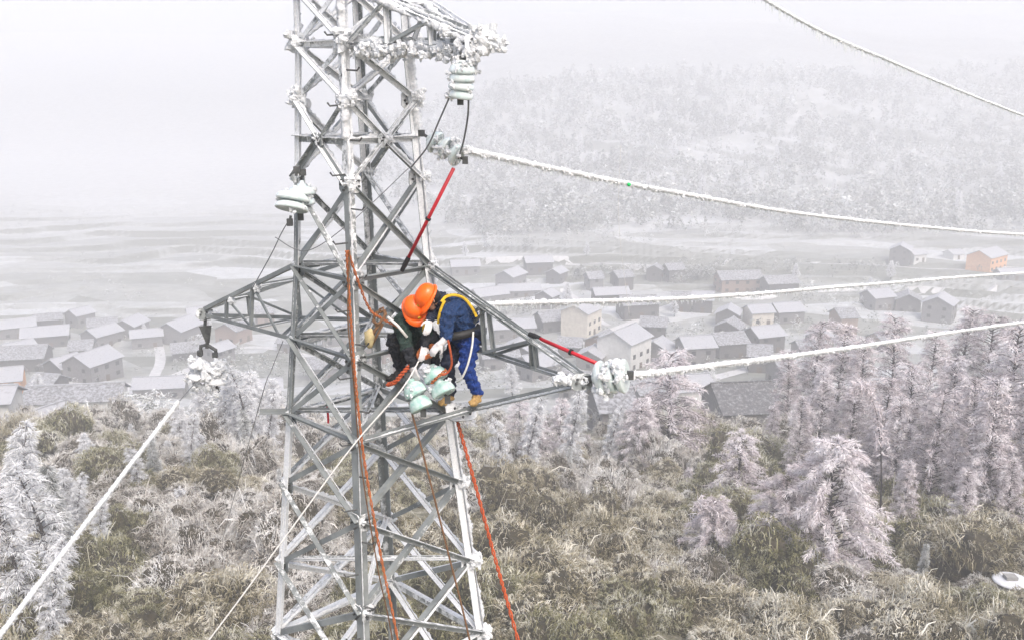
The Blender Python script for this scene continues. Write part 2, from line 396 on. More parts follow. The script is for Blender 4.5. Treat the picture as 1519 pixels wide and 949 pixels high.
# ------------------------------------------------------------------ village houses
M['wall_grey'] = simple('weathered_grey_boards', (.23, .225, .23), (.14, .138, .142), .9, 2.2, .2)
M['wall_dark'] = simple('dark_timber_wall', (.125, .12, .122), (.075, .072, .074), .9, 2.2, .2)
M['wall_cream'] = simple('cream_render', (.66, .62, .54), (.52, .48, .42), .9, 1.0, .1)
M['wall_white'] = simple('white_render', (.70, .70, .69), (.55, .55, .54), .9, 1.0, .1)
M['wall_orange'] = simple('orange_render', (.78, .42, .20), (.62, .31, .14), .9, 1.0, .1)
M['wall_brick'] = simple('brown_brick', (.30, .22, .18), (.20, .145, .12), .9, 3.0, .1)
M['window'] = simple('dark_window_glass', (.045, .05, .06), (.025, .028, .034), .2, 2)
M['door'] = simple('plank_door', (.14, .10, .075), (.08, .06, .045), .8, 6)
def roof_material(name, snow_amt, tile):
    m, nt, nodes, links, bs = new_mat(name)
    tc = nodes.new('ShaderNodeTexCoord')
    n = noise_node(nodes, links, 2.2, 6, .7, tc)
    wv = nodes.new('ShaderNodeTexWave'); wv.bands_direction = 'X'; wv.inputs['Scale'].default_value = 2.6; wv.inputs['Distortion'].default_value = .4
    links.new(tc.outputs['Object'], wv.inputs['Vector'])
    a = math_node(nodes, links, 'MULTIPLY_ADD', wv.outputs[0], .12); links.new(n.outputs[0], nodes[-1].inputs[2])
    r = ramp(nodes, links, a, [(.62 - snow_amt * .4, tile), (.80 - snow_amt * .4, (.43, .44, .475))])
    links.new(r.outputs[0], bs.inputs['Base Color']); bs.inputs['Roughness'].default_value = .85
    bump(nodes, links, wv.outputs[0], bs, .5, .08); return m
M['roof_snow'] = roof_material('snow_dusted_tile_roof', .75, (.16, .16, .17))
M['roof_half'] = roof_material('half_bare_tile_roof', .38, (.12, .122, .128))
M['roof_bare'] = roof_material('grey_tile_roof', .10, (.11, .11, .115))
M['eave'] = simple('dark_eave_boards', (.08, .075, .07), (.05, .047, .045), .9, 3)

def house(px, py, wpx, depth, wh, rz, wall, roof, label, group=None, storeys=2, slope=.5, name='village_house', chimney=False):
    """gable house: ridge along local x, footprint w (x) by depth (y), walls wh high"""
    global WORLD_CHILD
    WORLD_CHILD = False
    g = hit(px, py); w = wpx * g.y * 1.03 / 1400.0
    base = min(hz(g.x + dx, g.y + dy) for dx in (-w / 2, 0, w / 2) for dy in (-depth / 2, 0, depth / 2)) - .4
    top_fix = g.z - base
    wh = wh + top_fix
    root = empty(name, (g.x, g.y, base), rz)
    tag(root, label, 'house', group)
    hw, hd = w / 2, depth / 2; rh = hd * slope
    b = MB()
    V = [(-hw, -hd, 0), (hw, -hd, 0), (hw, hd, 0), (-hw, hd, 0), (-hw, -hd, wh), (hw, -hd, wh), (hw, hd, wh), (-hw, hd, wh), (-hw, 0, wh + rh), (hw, 0, wh + rh)]
    b.add(V, [(0, 1, 5, 4), (2, 3, 7, 6), (1, 2, 6, 9, 5), (3, 0, 4, 8, 7), (3, 2, 1, 0)])
    b.build('wall', M[wall], root)
    ov = .55; th = .16; sl = math.hypot(hd, rh); ux, uz = hd / sl, rh / sl
    for sgn in (-1, 1):
        r = MB(); e = ov
        y0, z0 = 0.0, wh + rh + .06
        y1, z1 = sgn * (hd + e * ux), wh - e * uz + .06
        nx = Vector((0, sgn * uz, ux)) * th
        q = [Vector((-hw - .6, y0, z0)), Vector((hw + .6, y0, z0)), Vector((hw + .6, y1, z1)), Vector((-hw - .6, y1, z1))]
        q2 = [v + nx for v in q]; q2[0].y = q2[1].y = 0; q2[0].z = q2[1].z = z0 + th * 1.15
        r.add(q + q2, [(0, 1, 2, 3), (7, 6, 5, 4), (0, 4, 5, 1), (1, 5, 6, 2), (2, 6, 7, 3), (3, 7, 4, 0)])
        ro = r.build('roof_slope', M[roof], root)
    rr = MB(); rr.box((0, 0, wh + rh + .06 + th * 1.15 + .05), (2 * hw + 1.2, .35, .16)); rr.build('ridge', M['roof_snow' if roof != 'roof_bare' else 'roof_bare'], root)
    # windows and door, each its own part
    nwin = max(1, int(w / 3.2)); ndep = max(1, int(depth / 3.6))
    for s in range(storeys):
        zc = top_fix + 1.5 + s * 2.7
        if zc + .6 > wh: break
        for k in range(nwin):
            x = -hw + (k + .5) * 2 * hw / nwin
            if s == 0 and k == nwin // 2:
                d = MB(); d.box((x, -hd - .03, top_fix + 1.0), (1.2, .12, 2.0)); d.build('door', M['door'], root); continue
            f = MB(); f.box((x, -hd - .02, zc), (1.25, .10, 1.15)); fr = f.build('window', M['eave'], root)
            g2 = MB(); g2.box((x, -hd - .06, zc), (1.05, .06, .95)); g2.build('pane', M['window'], fr)
        for sx in ((-1, 1) if wall not in ('wall_cream', 'wall_white', 'wall_orange') else ()):
            for k in range(ndep):
                y = -hd + (k + .5) * 2 * hd / ndep
                f = MB(); f.box((sx * (hw + .02), y, zc), (.10, 1.1, 1.1)); fr = f.build('window', M['eave'], root)
                g2 = MB(); g2.box((sx * (hw + .06), y, zc), (.06, .9, .9)); g2.build('pane', M['window'], fr)
    if chimney:
        c = MB(); c.box((hw * .4, hd * .3, wh + rh + .3), (.6, .6, 1.4)); c.build('chimney', M['wall_brick'], root)
    WORLD_CHILD = True
    return root
SG = ('small grey timber house with a snow-dusted gable roof', 'grey village houses')
SD = ('dark timber village house with a pale snow-covered gable roof', 'dark village houses')
SW = ('pale rendered village house with a snowy gable roof', 'pale village houses')
SL = ('low shed with a long snow-dusted roof beside the fields', 'sheds')
hl = [  # px, py, width px, depth m, wall m, ridge angle deg, wall, roof, label
 (140, 562, 62, 10, 5.6, 68, 'wall_grey', 'roof_snow', ('grey gable house on the lane bend, between the long building and the terraces', None)),
 (153, 512, 46, 8, 4.5, 62, 'wall_grey', 'roof_snow', SG), (196, 498, 40, 8, 4.6, 80, 'wall_grey', 'roof_snow', SG),
 (268, 505, 56, 10, 5.0, 74, 'wall_grey', 'roof_snow', SG), (70, 512, 62, 9, 4.2, 20, 'wall_dark', 'roof_snow', SD),
 (36, 548, 70, 10, 4.6, 10, 'wall_dark', 'roof_half', SD), (98, 560, 40, 8, 4.2, 60, 'wall_dark', 'roof_snow', SD),
 (10, 588, 50, 9, 5.2, 20, 'wall_orange', 'roof_snow', ('orange-walled house with a snowy roof beside the winding lane', None)),
 (240, 588, 72, 7, 3.4, 8, 'wall_grey', 'roof_snow', SL), (118, 622, 132, 7, 4.4, 9, 'wall_white', 'roof_half', ('very long two-storey building with pale walls and a row of windows', None)),
 (76, 645, 38, 4.5, 2.8, 62, 'wall_grey', 'roof_snow', ('grey gable house standing below the very long building', None)),
 (10, 655, 40, 5, 6.0, 8, 'wall_white', 'roof_snow', ('white multi-storey house with dark windows next to the frosted conifers', None)),
 (20, 500, 60, 8, 4.2, 30, 'wall_grey', 'roof_snow', SG), (120, 480, 30, 7, 4, 60, 'wall_grey', 'roof_snow', SG), (30, 535, 40, 8, 4, 50, 'wall_grey', 'roof_snow', SG),
 (330, 600, 40, 8, 3.6, 15, 'wall_grey', 'roof_half', SL),
 (758, 424, 40, 8, 4.8, 60, 'wall_grey', 'roof_snow', SG), (798, 402, 38, 8, 4.4, 10, 'wall_dark', 'roof_snow', SD), (826, 418, 26, 6, 4.2, 60, 'wall_dark', 'roof_snow', SD),
 (725, 450, 48, 8, 3.8, 30, 'wall_grey', 'roof_snow', SG), (690, 405, 40, 8, 3.6, 10, 'wall_grey', 'roof_snow', SG), (770, 440, 60, 7, 3.0, 12, 'wall_grey', 'roof_snow', SL),
 (862, 494, 48, 9, 7.6, 60, 'wall_cream', 'roof_snow', ('tall beige-gabled house between the dark sheds and the white-gabled house', None)),
 (925, 543, 62, 10, 7.8, 54, 'wall_white', 'roof_snow', ('house with a bright white gable wall and a lilac-grey snow roof', None)),
 (945, 468, 54, 8, 4.6, 14, 'wall_dark', 'roof_half', SD), (905, 448, 50, 7, 3.4, 10, 'wall_dark', 'roof_snow', SD),
 (818, 490, 40, 8, 4.2, 20, 'wall_dark', 'roof_half', SD), (760, 500, 60, 8, 3.8, 12, 'wall_grey', 'roof_snow', SL),
 (1080, 482, 36, 7, 4.4, 70, 'wall_dark', 'roof_snow', SD), (1124, 480, 34, 7, 4.4, 12, 'wall_cream', 'roof_snow', ('small house with pale cream walls in the middle row of dark houses', None)),
 (1165, 476, 40, 8, 4.0, 12, 'wall_grey', 'roof_snow', SG), (1094, 432, 62, 9, 5.4, 8, 'wall_brick', 'roof_half', ('wide brown house set against the hedged terrace', None)),
 (1155, 434, 46, 8, 4.2, 10, 'wall_dark', 'roof_half', SD), (1030, 540, 46, 8, 5.6, 12, 'wall_grey', 'roof_snow', SG), (1078, 528, 46, 8, 4.6, 14, 'wall_dark', 'roof_half', SD),
 (1132, 520, 44, 8, 5.2, 20, 'wall_dark', 'roof_snow', SD), (975, 536, 34, 8, 4.2, 60, 'wall_grey', 'roof_snow', SG),
 (1335, 386, 34, 8, 5.2, 62, 'wall_dark', 'roof_snow', SD), (1357, 388, 22, 6, 3.6, 20, 'wall_white', 'roof_snow', SW), (1414, 384, 20, 6, 2.6, 20, 'wall_white', 'roof_snow', SW),
 (1462, 400, 54, 10, 6.4, 40, 'wall_orange', 'roof_snow', ('large orange-walled house with a snowy roof on the upper road', None)),
 (1392, 472, 40, 9, 5.6, 55, 'wall_grey', 'roof_snow', ('grey house with a bright snow roof rising behind the frosted trees', None)),
 (1345, 462, 36, 8, 4.8, 70, 'wall_dark', 'roof_half', SD), (1500, 415, 44, 7, 2.8, 5, 'wall_grey', 'roof_snow', SL),
 (1095, 640, 84, 11, 5.0, 7, 'wall_grey', 'roof_bare', ('grey house with a wide bare grey tile roof at the forest edge', None)),
 (1020, 600, 56, 8, 4.4, 12, 'wall_white', 'roof_snow', SW), (960, 600, 60, 8, 4.0, 25, 'wall_grey', 'roof_half', SG), (1170, 570, 50, 8, 4.2, 15, 'wall_grey', 'roof_half', SG),
 (870, 590, 70, 8, 3.8, -22, 'wall_grey', 'roof_half', SL), (800, 560, 54, 8, 4.2, 30, 'wall_grey', 'roof_snow', SG), (905, 640, 50, 8, 4.4, 10, 'wall_grey', 'roof_half', SG),
 (740, 545, 52, 8, 4.0, 12, 'wall_grey', 'roof_half', SG), (660, 480, 44, 8, 4.2, 10, 'wall_dark', 'roof_half', SD), (590, 470, 44, 8, 4.2, 40, 'wall_grey', 'roof_snow', SG), (490, 560, 60, 8, 4.0, 12, 'wall_grey', 'roof_half', SL),
 (650, 560, 60, 8, 4.2, 10, 'wall_grey', 'roof_snow', SG),
]
hr = random.Random(21)
for (x0, x1, y0, y1, cnt) in ((10, 400, 478, 600, 11), (430, 700, 450, 600, 8), (700, 1010, 400, 560, 12), (1000, 1340, 430, 560, 10)):
    k = 0
    for _ in range(900):
        px, py = hr.uniform(x0, x1), hr.uniform(y0, y1); wp = hr.uniform(26, 44) * (.6 + .4 * (py - 380) / 140)
        if any(abs(px - h[0]) < (wp + h[2]) * .48 and abs(py - h[1]) < 15 for h in hl): continue
        kind = hr.choice((SG, SG, SD, SD, SL)); wall = 'wall_dark' if kind is SD else hr.choice(('wall_grey', 'wall_grey', 'wall_brick'))
        hl.append((px, py, wp, hr.uniform(6, 8.5), hr.uniform(3, 5.2), hr.choice((8, 14, 22, 60, 70, -12)), wall, hr.choice(('roof_snow', 'roof_half', 'roof_half')), kind)); k += 1
        if k >= cnt: break
for (px, py, wp, dp, wh, rz, wall, roof, (lab, grp)) in hl:
    if grp:
        wn_ = 'by the terraced fields' if px < 360 else ('glimpsed through the pylon' if px < 700 else ('above the rimed trees' if py > 505 else ('in the middle village' if py > 440 else 'by the upper terraces')))
        lab = lab.replace(' beside the fields', '') + ' ' + wn_; grp = grp + ' ' + wn_
    house(px, py, wp, dp, wh, R(rz), wall, roof, lab, grp, storeys=2 if wh > 5 else 1)

# ------------------------------------------------------------------ foliage builders (numpy strips)
def strips(P0, D, L, W, droop, nseg=2, side=None):
    """drooping strips: P0 (n,3) root, D (n,3) unit start direction, L, W, droop arrays -> V, F"""
    n = len(P0); pts = [P0]; d = D.copy(); p = P0.copy()
    for k in range(nseg):
        p = p + d * (L / nseg)[:, None]; pts.append(p)
        d = d + np.array([0, 0, -1.0]) * droop[:, None]; d /= np.linalg.norm(d, axis=1)[:, None] + 1e-9
    if side is None:
        side = rng.normal(size=(n, 3)); side -= D * (side * D).sum(1)[:, None]; side /= np.linalg.norm(side, axis=1)[:, None] + 1e-9
    V = np.empty((n, (nseg + 1) * 2, 3)); wk = np.linspace(1, .35, nseg + 1)
    for k, q in enumerate(pts):
        V[:, 2 * k] = q - side * (W * wk[k] / 2)[:, None]; V[:, 2 * k + 1] = q + side * (W * wk[k] / 2)[:, None]
    base = (np.arange(n) * (nseg + 1) * 2)[:, None]
    F = np.concatenate([base + np.array([[2 * k, 2 * k + 1, 2 * k + 3, 2 * k + 2]]) for k in range(nseg)], 1).reshape(-1, 4)
    return V.reshape(-1, 3), F
def unit(a): return a / (np.linalg.norm(a, axis=1)[:, None] + 1e-9)
def vnoise(p, s, seed):
    """cheap smooth noise for clumps, about -1..1"""
    r_ = np.random.default_rng(seed); v = 0
    for i in range(5):
        k = r_.normal(size=3) * s * (1 + .5 * i); v = v + np.sin(p @ k + r_.uniform(0, 6.28))
    return v / 2.6

def shrub_meshes(seed, n=16500, blade=.27, lumps=9, flat=.62, frost=.45, width=.0115):
    """irregular mound of combed, drooping rimed twigs over a solid dark core standing in for inner shade"""
    r_ = np.random.default_rng(seed)
    cs = np.concatenate([[[0, 0, 0]], np.stack([r_.uniform(-.85, .85, lumps), r_.uniform(-.6, .6, lumps), r_.uniform(-.1, .5, lumps)], 1)])
    rs = np.concatenate([[.80], r_.uniform(.18, .55, lumps)])
    which = r_.choice(lumps + 1, n, p=rs ** 2 / (rs ** 2).sum())
    d = r_.normal(size=(n, 3)); d[:, 2] = np.abs(d[:, 2]) * .9 - .28; d = unit(d)
    sc = np.array([1, 1, flat * 1.15])
    bumpy = 1 + .20 * vnoise(d + which[:, None] * 3.7, 2.6, seed + 31) + .10 * vnoise(d + which[:, None], 6.5, seed + 32)
    p = cs[which] + d * (rs[which] * bumpy)[:, None] * sc
    dist = np.min(np.linalg.norm((p[:, None] - cs[None]) / sc, axis=2) - rs[None], axis=1)
    gap = vnoise(p, 5.5, seed + 41) + .5 * vnoise(p, 13, seed + 42)
    keep = (dist > -.10) & (p[:, 2] > -.25) & ((gap > -.95) | (r_.random(n) < .16))
    p, d = p[keep], d[keep]; n = len(p)
    sw = np.stack([vnoise(p, 3.6, seed + 7), vnoise(p, 3.6, seed + 8), vnoise(p, 3.6, seed + 9) * .5], 1)
    dd = unit(d * .7 + sw * .60 + r_.normal(size=(n, 3)) * .40 + np.array([0, 0, .22]))
    cl = vnoise(p, 3.0, seed + 1); cl2 = vnoise(p, 9.0, seed + 2)
    L = blade * r_.uniform(.4, 1.3, n) * np.clip(1 + .45 * cl2, .4, 1.9); W = width * r_.uniform(.5, 1.5, n)
    long_ = r_.random(n) < .006; L[long_] *= 2.6; W[long_] *= 1.5
    dr = r_.uniform(.4, 1.1, n); dr[long_] *= .6
    V, F = strips(p - dd * .05, dd, L, W, dr * 1.4, 2)
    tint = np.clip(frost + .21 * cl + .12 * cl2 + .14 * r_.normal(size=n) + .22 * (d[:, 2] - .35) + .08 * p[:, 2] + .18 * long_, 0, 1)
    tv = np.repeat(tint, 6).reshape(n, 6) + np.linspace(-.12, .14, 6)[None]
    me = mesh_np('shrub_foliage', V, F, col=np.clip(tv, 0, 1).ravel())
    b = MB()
    for i, (c, q) in enumerate(zip(cs, rs)): b.blob(c, q * .80, seed + i, 0, 12, .30, (1, 1, flat * 1.1))  # solid filler blobs, seen through the gaps as painted shade
    core = mesh_py('shrub_shade_core', b.V, b.F)
    return me, core
SHRUB = {}
for kind, mat, frost in (('tan', 'tan_rime', .42), ('olive', 'olive_rime', .40), ('grey', 'grey_rime', .49)):
    for v in range(4):
        me, core = shrub_meshes(100 + 17 * v + len(kind) * 7, frost=frost, blade=(.115, .14, .10, .125)[v], lumps=(9, 13, 6, 16)[v])
        me.materials.append(M[mat]); core.materials.append(M['core']); SHRUB[kind, v] = (me, core)
SHK = {'tan': 'tan-brown', 'olive': 'olive-green', 'grey': 'grey-white'}
def shrub_label(x, y, r, kind):
    a = x / y; size = 'small' if r < 2.0 else ('big' if r > 3.0 else 'mid-sized')
    if y > 88: where = 'on the rim of the slope above the village'
    elif a > .30: where = 'at the foot of the rimed grove'
    elif a > .02: where = 'on the open slope before the rimed trees'
    elif a > -.26: where = 'on the slope below the pylon'
    else: where = 'on the slope near the rimed conifers'
    return f'{size} {SHK[kind]} rimed bush mound {where}'
def shrub(x, y, r, kind, v=None, zoff=0.0, tall=1.0):
    v = random.randrange(4) if v is None else v
    root = empty('shrub', (x, y, hz(x, y) + zoff), random.uniform(0, 6.28)); root.scale = (r * random.uniform(.85, 1.2), r, r * tall * random.uniform(.85, 1.15))
    lb = shrub_label(x, y, r, kind); tag(root, lb, 'shrub', lb.replace(' rimed bush mound', ' bushes'))
    for nm, me in (('foliage', SHRUB[kind, v][0]), ('twigs', SHRUB[kind, v][1])):  # second part is the solid dark core painted as inner shade
        o = bpy.data.objects.new(nm, me); C.objects.link(o); o.parent = root
    return root

def tree_meshes(seed, H=12.0, spread=.23, nbr=80, ntw=70, up=.25, droop=.5, first=.14, top=.10, frost=.6, tw_len=.46, tw_w=.052, bend=0.0, taper=.8):
    """trunk with limbs, and the rimed twig crown; base at origin"""
    r_ = np.random.default_rng(seed); rnd = random.Random(seed)
    trunk = MB(); pts = []; lean = (rnd.uniform(-.04, .04), rnd.uniform(-.04, .04))
    NT = 14
    for i in range(NT + 1):
        t = i / NT; pts.append(Vector((lean[0] * t * H + bend * H * t * t + .08 * math.sin(t * 7 + seed), lean[1] * t * H + .08 * math.cos(t * 6 + seed), t * H - .4 * (i == 0))))
    trunk.tube(pts, [max(.03, H * .0175 * (1 - i / NT) ** .8 + .02) for i in range(NT + 1)], 7)
    def tp(t):
        f = min(t, .999) * NT; i = int(f); return pts[i].lerp(pts[i + 1], f - i)
    limbs = MB(); Pp = []; Dd = []; Tt = []
    for b in range(nbr):
        t = first + (1 - first) * ((b + rnd.random()) / nbr)
        rad = spread * H * (min(1, (1 - t) / (1 - first) * 1.25 + top) ** taper) * rnd.uniform(.6, 1.15)
        if t < first + .15: rad *= .55 + 3 * (t - first)
        a = b * 2.399 + rnd.uniform(-.5, .5); o = tp(t)
        d = Vector((math.cos(a), math.sin(a), up + rnd.uniform(-.15, .3))).normalized()
        ps = [o]; ns = 5
        for k in range(ns):
            ps.append(ps[-1] + d * rad / ns); d = (d + Vector((0, 0, -droop * (k + 1) / ns * .55))).normalized()
        if True: limbs.tube(ps, [max(.014, .045 * (1 - k / (ns + 1)) * H / 12) for k in range(ns + 1)], 4, 0, False)
        m = int(ntw * (.35 + rad / (spread * H)))
        s = r_.uniform(.22, 1.0, m) ** .7
        arr = np.array([tuple(p) for p in ps]); f = np.clip(s * ns, 0, ns - 1e-3); i0 = f.astype(int); fr = (f - i0)[:, None]
        q = arr[i0] * (1 - fr) + arr[i0 + 1] * fr; along = unit(arr[i0 + 1] - arr[i0])
        w = r_.normal(size=(m, 3)) * np.array([1, 1, .7]); tw = unit(along * .8 + w * .75)
        q = q + w * .10 * H / 12
        Pp.append(q); Dd.append(tw); Tt.append(np.full(m, r_.normal() * .12) + (s - .55) * .30)
    p = np.concatenate(Pp); d = np.concatenate(Dd); tt = np.concatenate(Tt); n = len(p)
    V, F = strips(p, d, tw_len * r_.uniform(.4, 1.2, n), tw_w * r_.uniform(.5, 1.4, n), r_.uniform(.15, .8, n), 2)
    hgt = p[:, 2] / H
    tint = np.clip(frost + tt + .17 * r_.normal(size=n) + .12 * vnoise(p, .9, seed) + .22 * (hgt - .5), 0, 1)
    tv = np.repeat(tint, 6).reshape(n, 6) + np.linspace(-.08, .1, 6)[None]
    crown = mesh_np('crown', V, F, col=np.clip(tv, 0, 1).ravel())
    tm = mesh_py('trunk', trunk.V + [], trunk.F); lm = mesh_py('limbs', limbs.V, limbs.F)
    return tm, lm, crown
TREE = {}
def make_proto(key, mat, **kw):
    ms = tree_meshes(**kw); ms[0].materials.append(M['bark']); ms[1].materials.append(M['bark']); ms[2].materials.append(M[mat]); TREE[key] = (ms, kw.get('H', 12.0))
for v in range(3):
    make_proto(('pink', v), 'pink_rime', seed=200 + v, H=12, spread=(.30, .26, .33)[v], nbr=115, ntw=95, frost=.62, up=.4, droop=.9, top=.16, taper=.6, bend=(0, .06, -.03)[v])
    make_proto(('slim', v), 'pink_rime', seed=230 + v, H=16, spread=(.17, .20, .16)[v], nbr=120, ntw=85, frost=.54, up=.5, droop=.9, first=.14, top=.16, taper=.45, bend=(.02, -.04, .05)[v])
make_proto(('hero', 0), 'pink_rime', seed=222, H=10, spread=.40, nbr=130, ntw=230, frost=.62, up=.42, droop=.95, tw_len=.34, tw_w=.034, first=.12, top=.18, taper=.62)
make_proto(('hero', 1), 'pink_rime', seed=225, H=10, spread=.46, nbr=120, ntw=230, frost=.58, up=.5, droop=1.0, tw_len=.36, tw_w=.034, first=.08, top=.25)
for v in range(3):
    make_proto(('wisp', v), 'white_rime', seed=310 + v, H=9, spread=(.15, .18, .13)[v], nbr=75, ntw=75, frost=.60, up=.55, droop=1.1, first=.10, top=.2, taper=.5, tw_len=.40, tw_w=.04, bend=(.10, -.14, .18)[v])
for v in range(2):
    make_proto(('white', v), 'white_rime', seed=260 + v, H=9, spread=.27, nbr=90, ntw=110, frost=.68, up=.3, droop=.6)
    make_proto(('conifer', v), 'conifer_rime', seed=280 + v, H=10, spread=(.13, .16)[v], nbr=100, ntw=110, frost=.58, up=.0, droop=.7, first=.05, tw_len=.5, bend=(.05, -.05)[v])
TLAB = {'pink': ('broad pinkish-white rimed tree with drooping branches and a dark trunk', 'broad rimed trees'),
        'slim': ('tall slim pinkish-grey rimed tree with a thin dark trunk in the grove', 'slim rimed trees'),
        'white': ('small pale white rimed tree between the bushes and the village', 'small white rimed trees'),
        'conifer': ('dark green conifer half covered in rime on the slope', 'rimed conifers')}
TLAB2 = {'pink': 'broad pinkish-white rimed tree', 'slim': 'slim pinkish-grey rimed tree', 'white': 'pale white rimed tree', 'wisp': 'thin drooping white rimed tree', 'conifer': 'dark conifer half covered in rime'}
def tree(x, y, H, key, label=None, rz=None, lean=(0, 0), squash=1.0, sink=.0):
    (tm, lm, cm), h0 = TREE[key]; s = H / h0
    root = empty('rimed_tree' if key[0] != 'conifer' else 'rimed_conifer', (x, y, hz(x, y) - .3 - sink)); root.scale = (s * squash, s * squash, s)
    root.rotation_euler = (lean[0], lean[1], random.uniform(0, 6.28) if rz is None else rz)
    if label: tag(root, label, 'tree')
    else:
        sz = 'very tall' if H > 19 else ('tall' if H > 13 else ('mid-height' if H > 8 else 'low'))
        wh = 'deep in the grove on the right' if x / y > .27 and y > 88 else ('on the front edge of the grove' if x / y > .27 else ('between the grove and the pylon' if x / y > .0 else 'on the rim behind and beside the pylon'))
        if key[0] in ('pink', 'slim'): wh = wh.replace(' on the right', '')
        lb = f'{sz} {TLAB2[key[0]]} {wh}'; tag(root, lb, 'tree', lb[:60])
    t = bpy.data.objects.new('trunk', tm); c = bpy.data.objects.new('crown', cm); l = bpy.data.objects.new('limbs', lm)
    for o in (t, c, l): C.objects.link(o)
    t.parent = root; c.parent = root; l.parent = t
    return root
def tree_px(px, top, base, Y, key, **kw):
    """tree whose base is on the ground at distance Y on the line of sight px, top at photo row `top`"""
    x = P(px, 700, Y).x; z0 = hz(x, Y); zt = P(px, top, Y).z
    return tree(x, Y, max(2.5, zt - z0), key, **kw)

# the grove on the right and the trees on the rim of the slope
T_ = [  # px, top row, distance, kind
 (1238, 652, 58.5, ('hero', 0), 'bright white-topped rimed tree standing alone before the darker grove'),
 (1165, 702, 60, ('hero', 1), 'rimed tree between the bright white-topped tree and the arched saplings'), (1095, 640, 74, ('pink', 2)), (1062, 735, 60, ('hero', 1), 'low broad white-pink rimed tree behind the arched saplings'), (945, 590, 92, ('pink', 0)), (990, 520, 96, ('pink', 2)),
 (830, 590, 96, ('pink', 1)), (770, 590, 100, ('pink', 2)), (800, 610, 92, ('pink', 0)), (870, 640, 98, ('slim', 1)),
 (1300, 560, 80, ('slim', 0)), (1345, 540, 84, ('slim', 1)), (1405, 530, 82, ('slim', 2)), (1480, 480, 78, ('slim', 0)), (1440, 560, 76, ('slim', 1)), (1515, 520, 74, ('slim', 2)),
 (1270, 500, 100, ('slim', 2)), (1230, 480, 106, ('slim', 0)), (1195, 475, 112, ('slim', 1)), (1160, 520, 108, ('slim', 2)), (1310, 470, 108, ('slim', 1)),
 (1360, 490, 104, ('slim', 0)), (1410, 455, 110, ('slim', 2)), (1450, 465, 106, ('slim', 1)), (1500, 470, 102, ('slim', 0)), (1540, 450, 100, ('slim', 1)),
 (1210, 540, 92, ('slim', 2)), (1180, 590, 90, ('slim', 1)), (1255, 560, 90, ('slim', 2)), (1380, 575, 74, ('slim', 1)), (1470, 560, 70, ('slim', 2)), (1330, 590, 76, ('slim', 0)),
 (1420, 660, 72, ('slim', 0)), (1530, 600, 72, ('slim', 0)), (1290, 620, 86, ('slim', 2)), (1140, 600, 98, ('slim', 0)), (1580, 500, 90, ('slim', 2)), (1600, 560, 78, ('slim', 1)),
 (910, 690, 100, ('pink', 2)), (735, 640, 104, ('pink', 0)), (1020, 690, 84, ('pink', 0)), (1130, 745, 66, ('pink', 2)), (1500, 680, 68, ('slim', 1)), (1350, 680, 68, ('slim', 2)), (1440, 690, 66, ('slim', 1)),
 (310, 560, 100, ('white', 0)), (380, 548, 104, ('white', 1)), (350, 590, 98, ('white', 0)), (270, 600, 96, ('white', 1)), (415, 560, 106, ('white', 0)), (130, 640, 84, ('white', 0)), (35, 640, 70, ('white', 1)), (95, 690, 66, ('white', 0)), (250, 650, 88, ('white', 0)), (455, 600, 98, ('white', 1)), (160, 640, 110, ('white', 1)), (110, 655, 104, ('white', 0)),
 (480, 600, 112, ('white', 1)), (545, 590, 114, ('white', 0)), (600, 620, 110, ('white', 1)), (660, 640, 108, ('white', 0)), (700, 610, 112, ('white', 1)), (20, 610, 106, ('white', 1)), (440, 620, 106, ('white', 1)), (200, 625, 112, ('white', 0)), (620, 660, 100, ('white', 0)),
]
for t in T_: tree_px(t[0], t[1], 0, t[2], t[3], label=t[4] if len(t) > 4 else None, squash=1.0 if t[3][0] == 'hero' else (1.1 if t[3][0] == 'pink' else 1.0))
tree_px(72, 690, 0, 56, ('conifer', 0), label='dark conifer with rimed boughs behind the thin drooping trees', lean=(0, R(-6)))
for (px, top, Y, v) in ((22, 625, 62, 0), (58, 690, 52, 1), (100, 700, 64, 2), (8, 740, 47, 1), (135, 735, 60, 0), (40, 800, 46, 2), (205, 660, 74, 1), (285, 610, 88, 0), (330, 560, 98, 2), (372, 545, 96, 1), (400, 575, 90, 0), (305, 640, 84, 1), (440, 590, 96, 2), (165, 690, 76, 2), (240, 690, 74, 0), (270, 720, 66, 1), (780, 590, 88, 2), (845, 575, 90, 0), (745, 620, 86, 1), (900, 600, 94, 2)):
    tree_px(px, top, 0, Y, ('wisp', v), rz=random.uniform(-.6, .6))
tree_px(228, 645, 0, 76, ('conifer', 0), label='slender rimed conifer standing by the pale clearing')
tree_px(375, 600, 0, 88, ('conifer', 1), label='broad dark conifer with drooping rimed boughs behind the pylon')
for (px, top, Y, k) in ((415, 690, 78, 0), (840, 660, 88, 1), (730, 668, 90, 0), (1385, 800, 60, 0), (90, 700, 70, 1), (1440, 790, 62, 1), (905, 610, 110, 0)):
    tree_px(px, top, 0, Y, ('conifer', k))

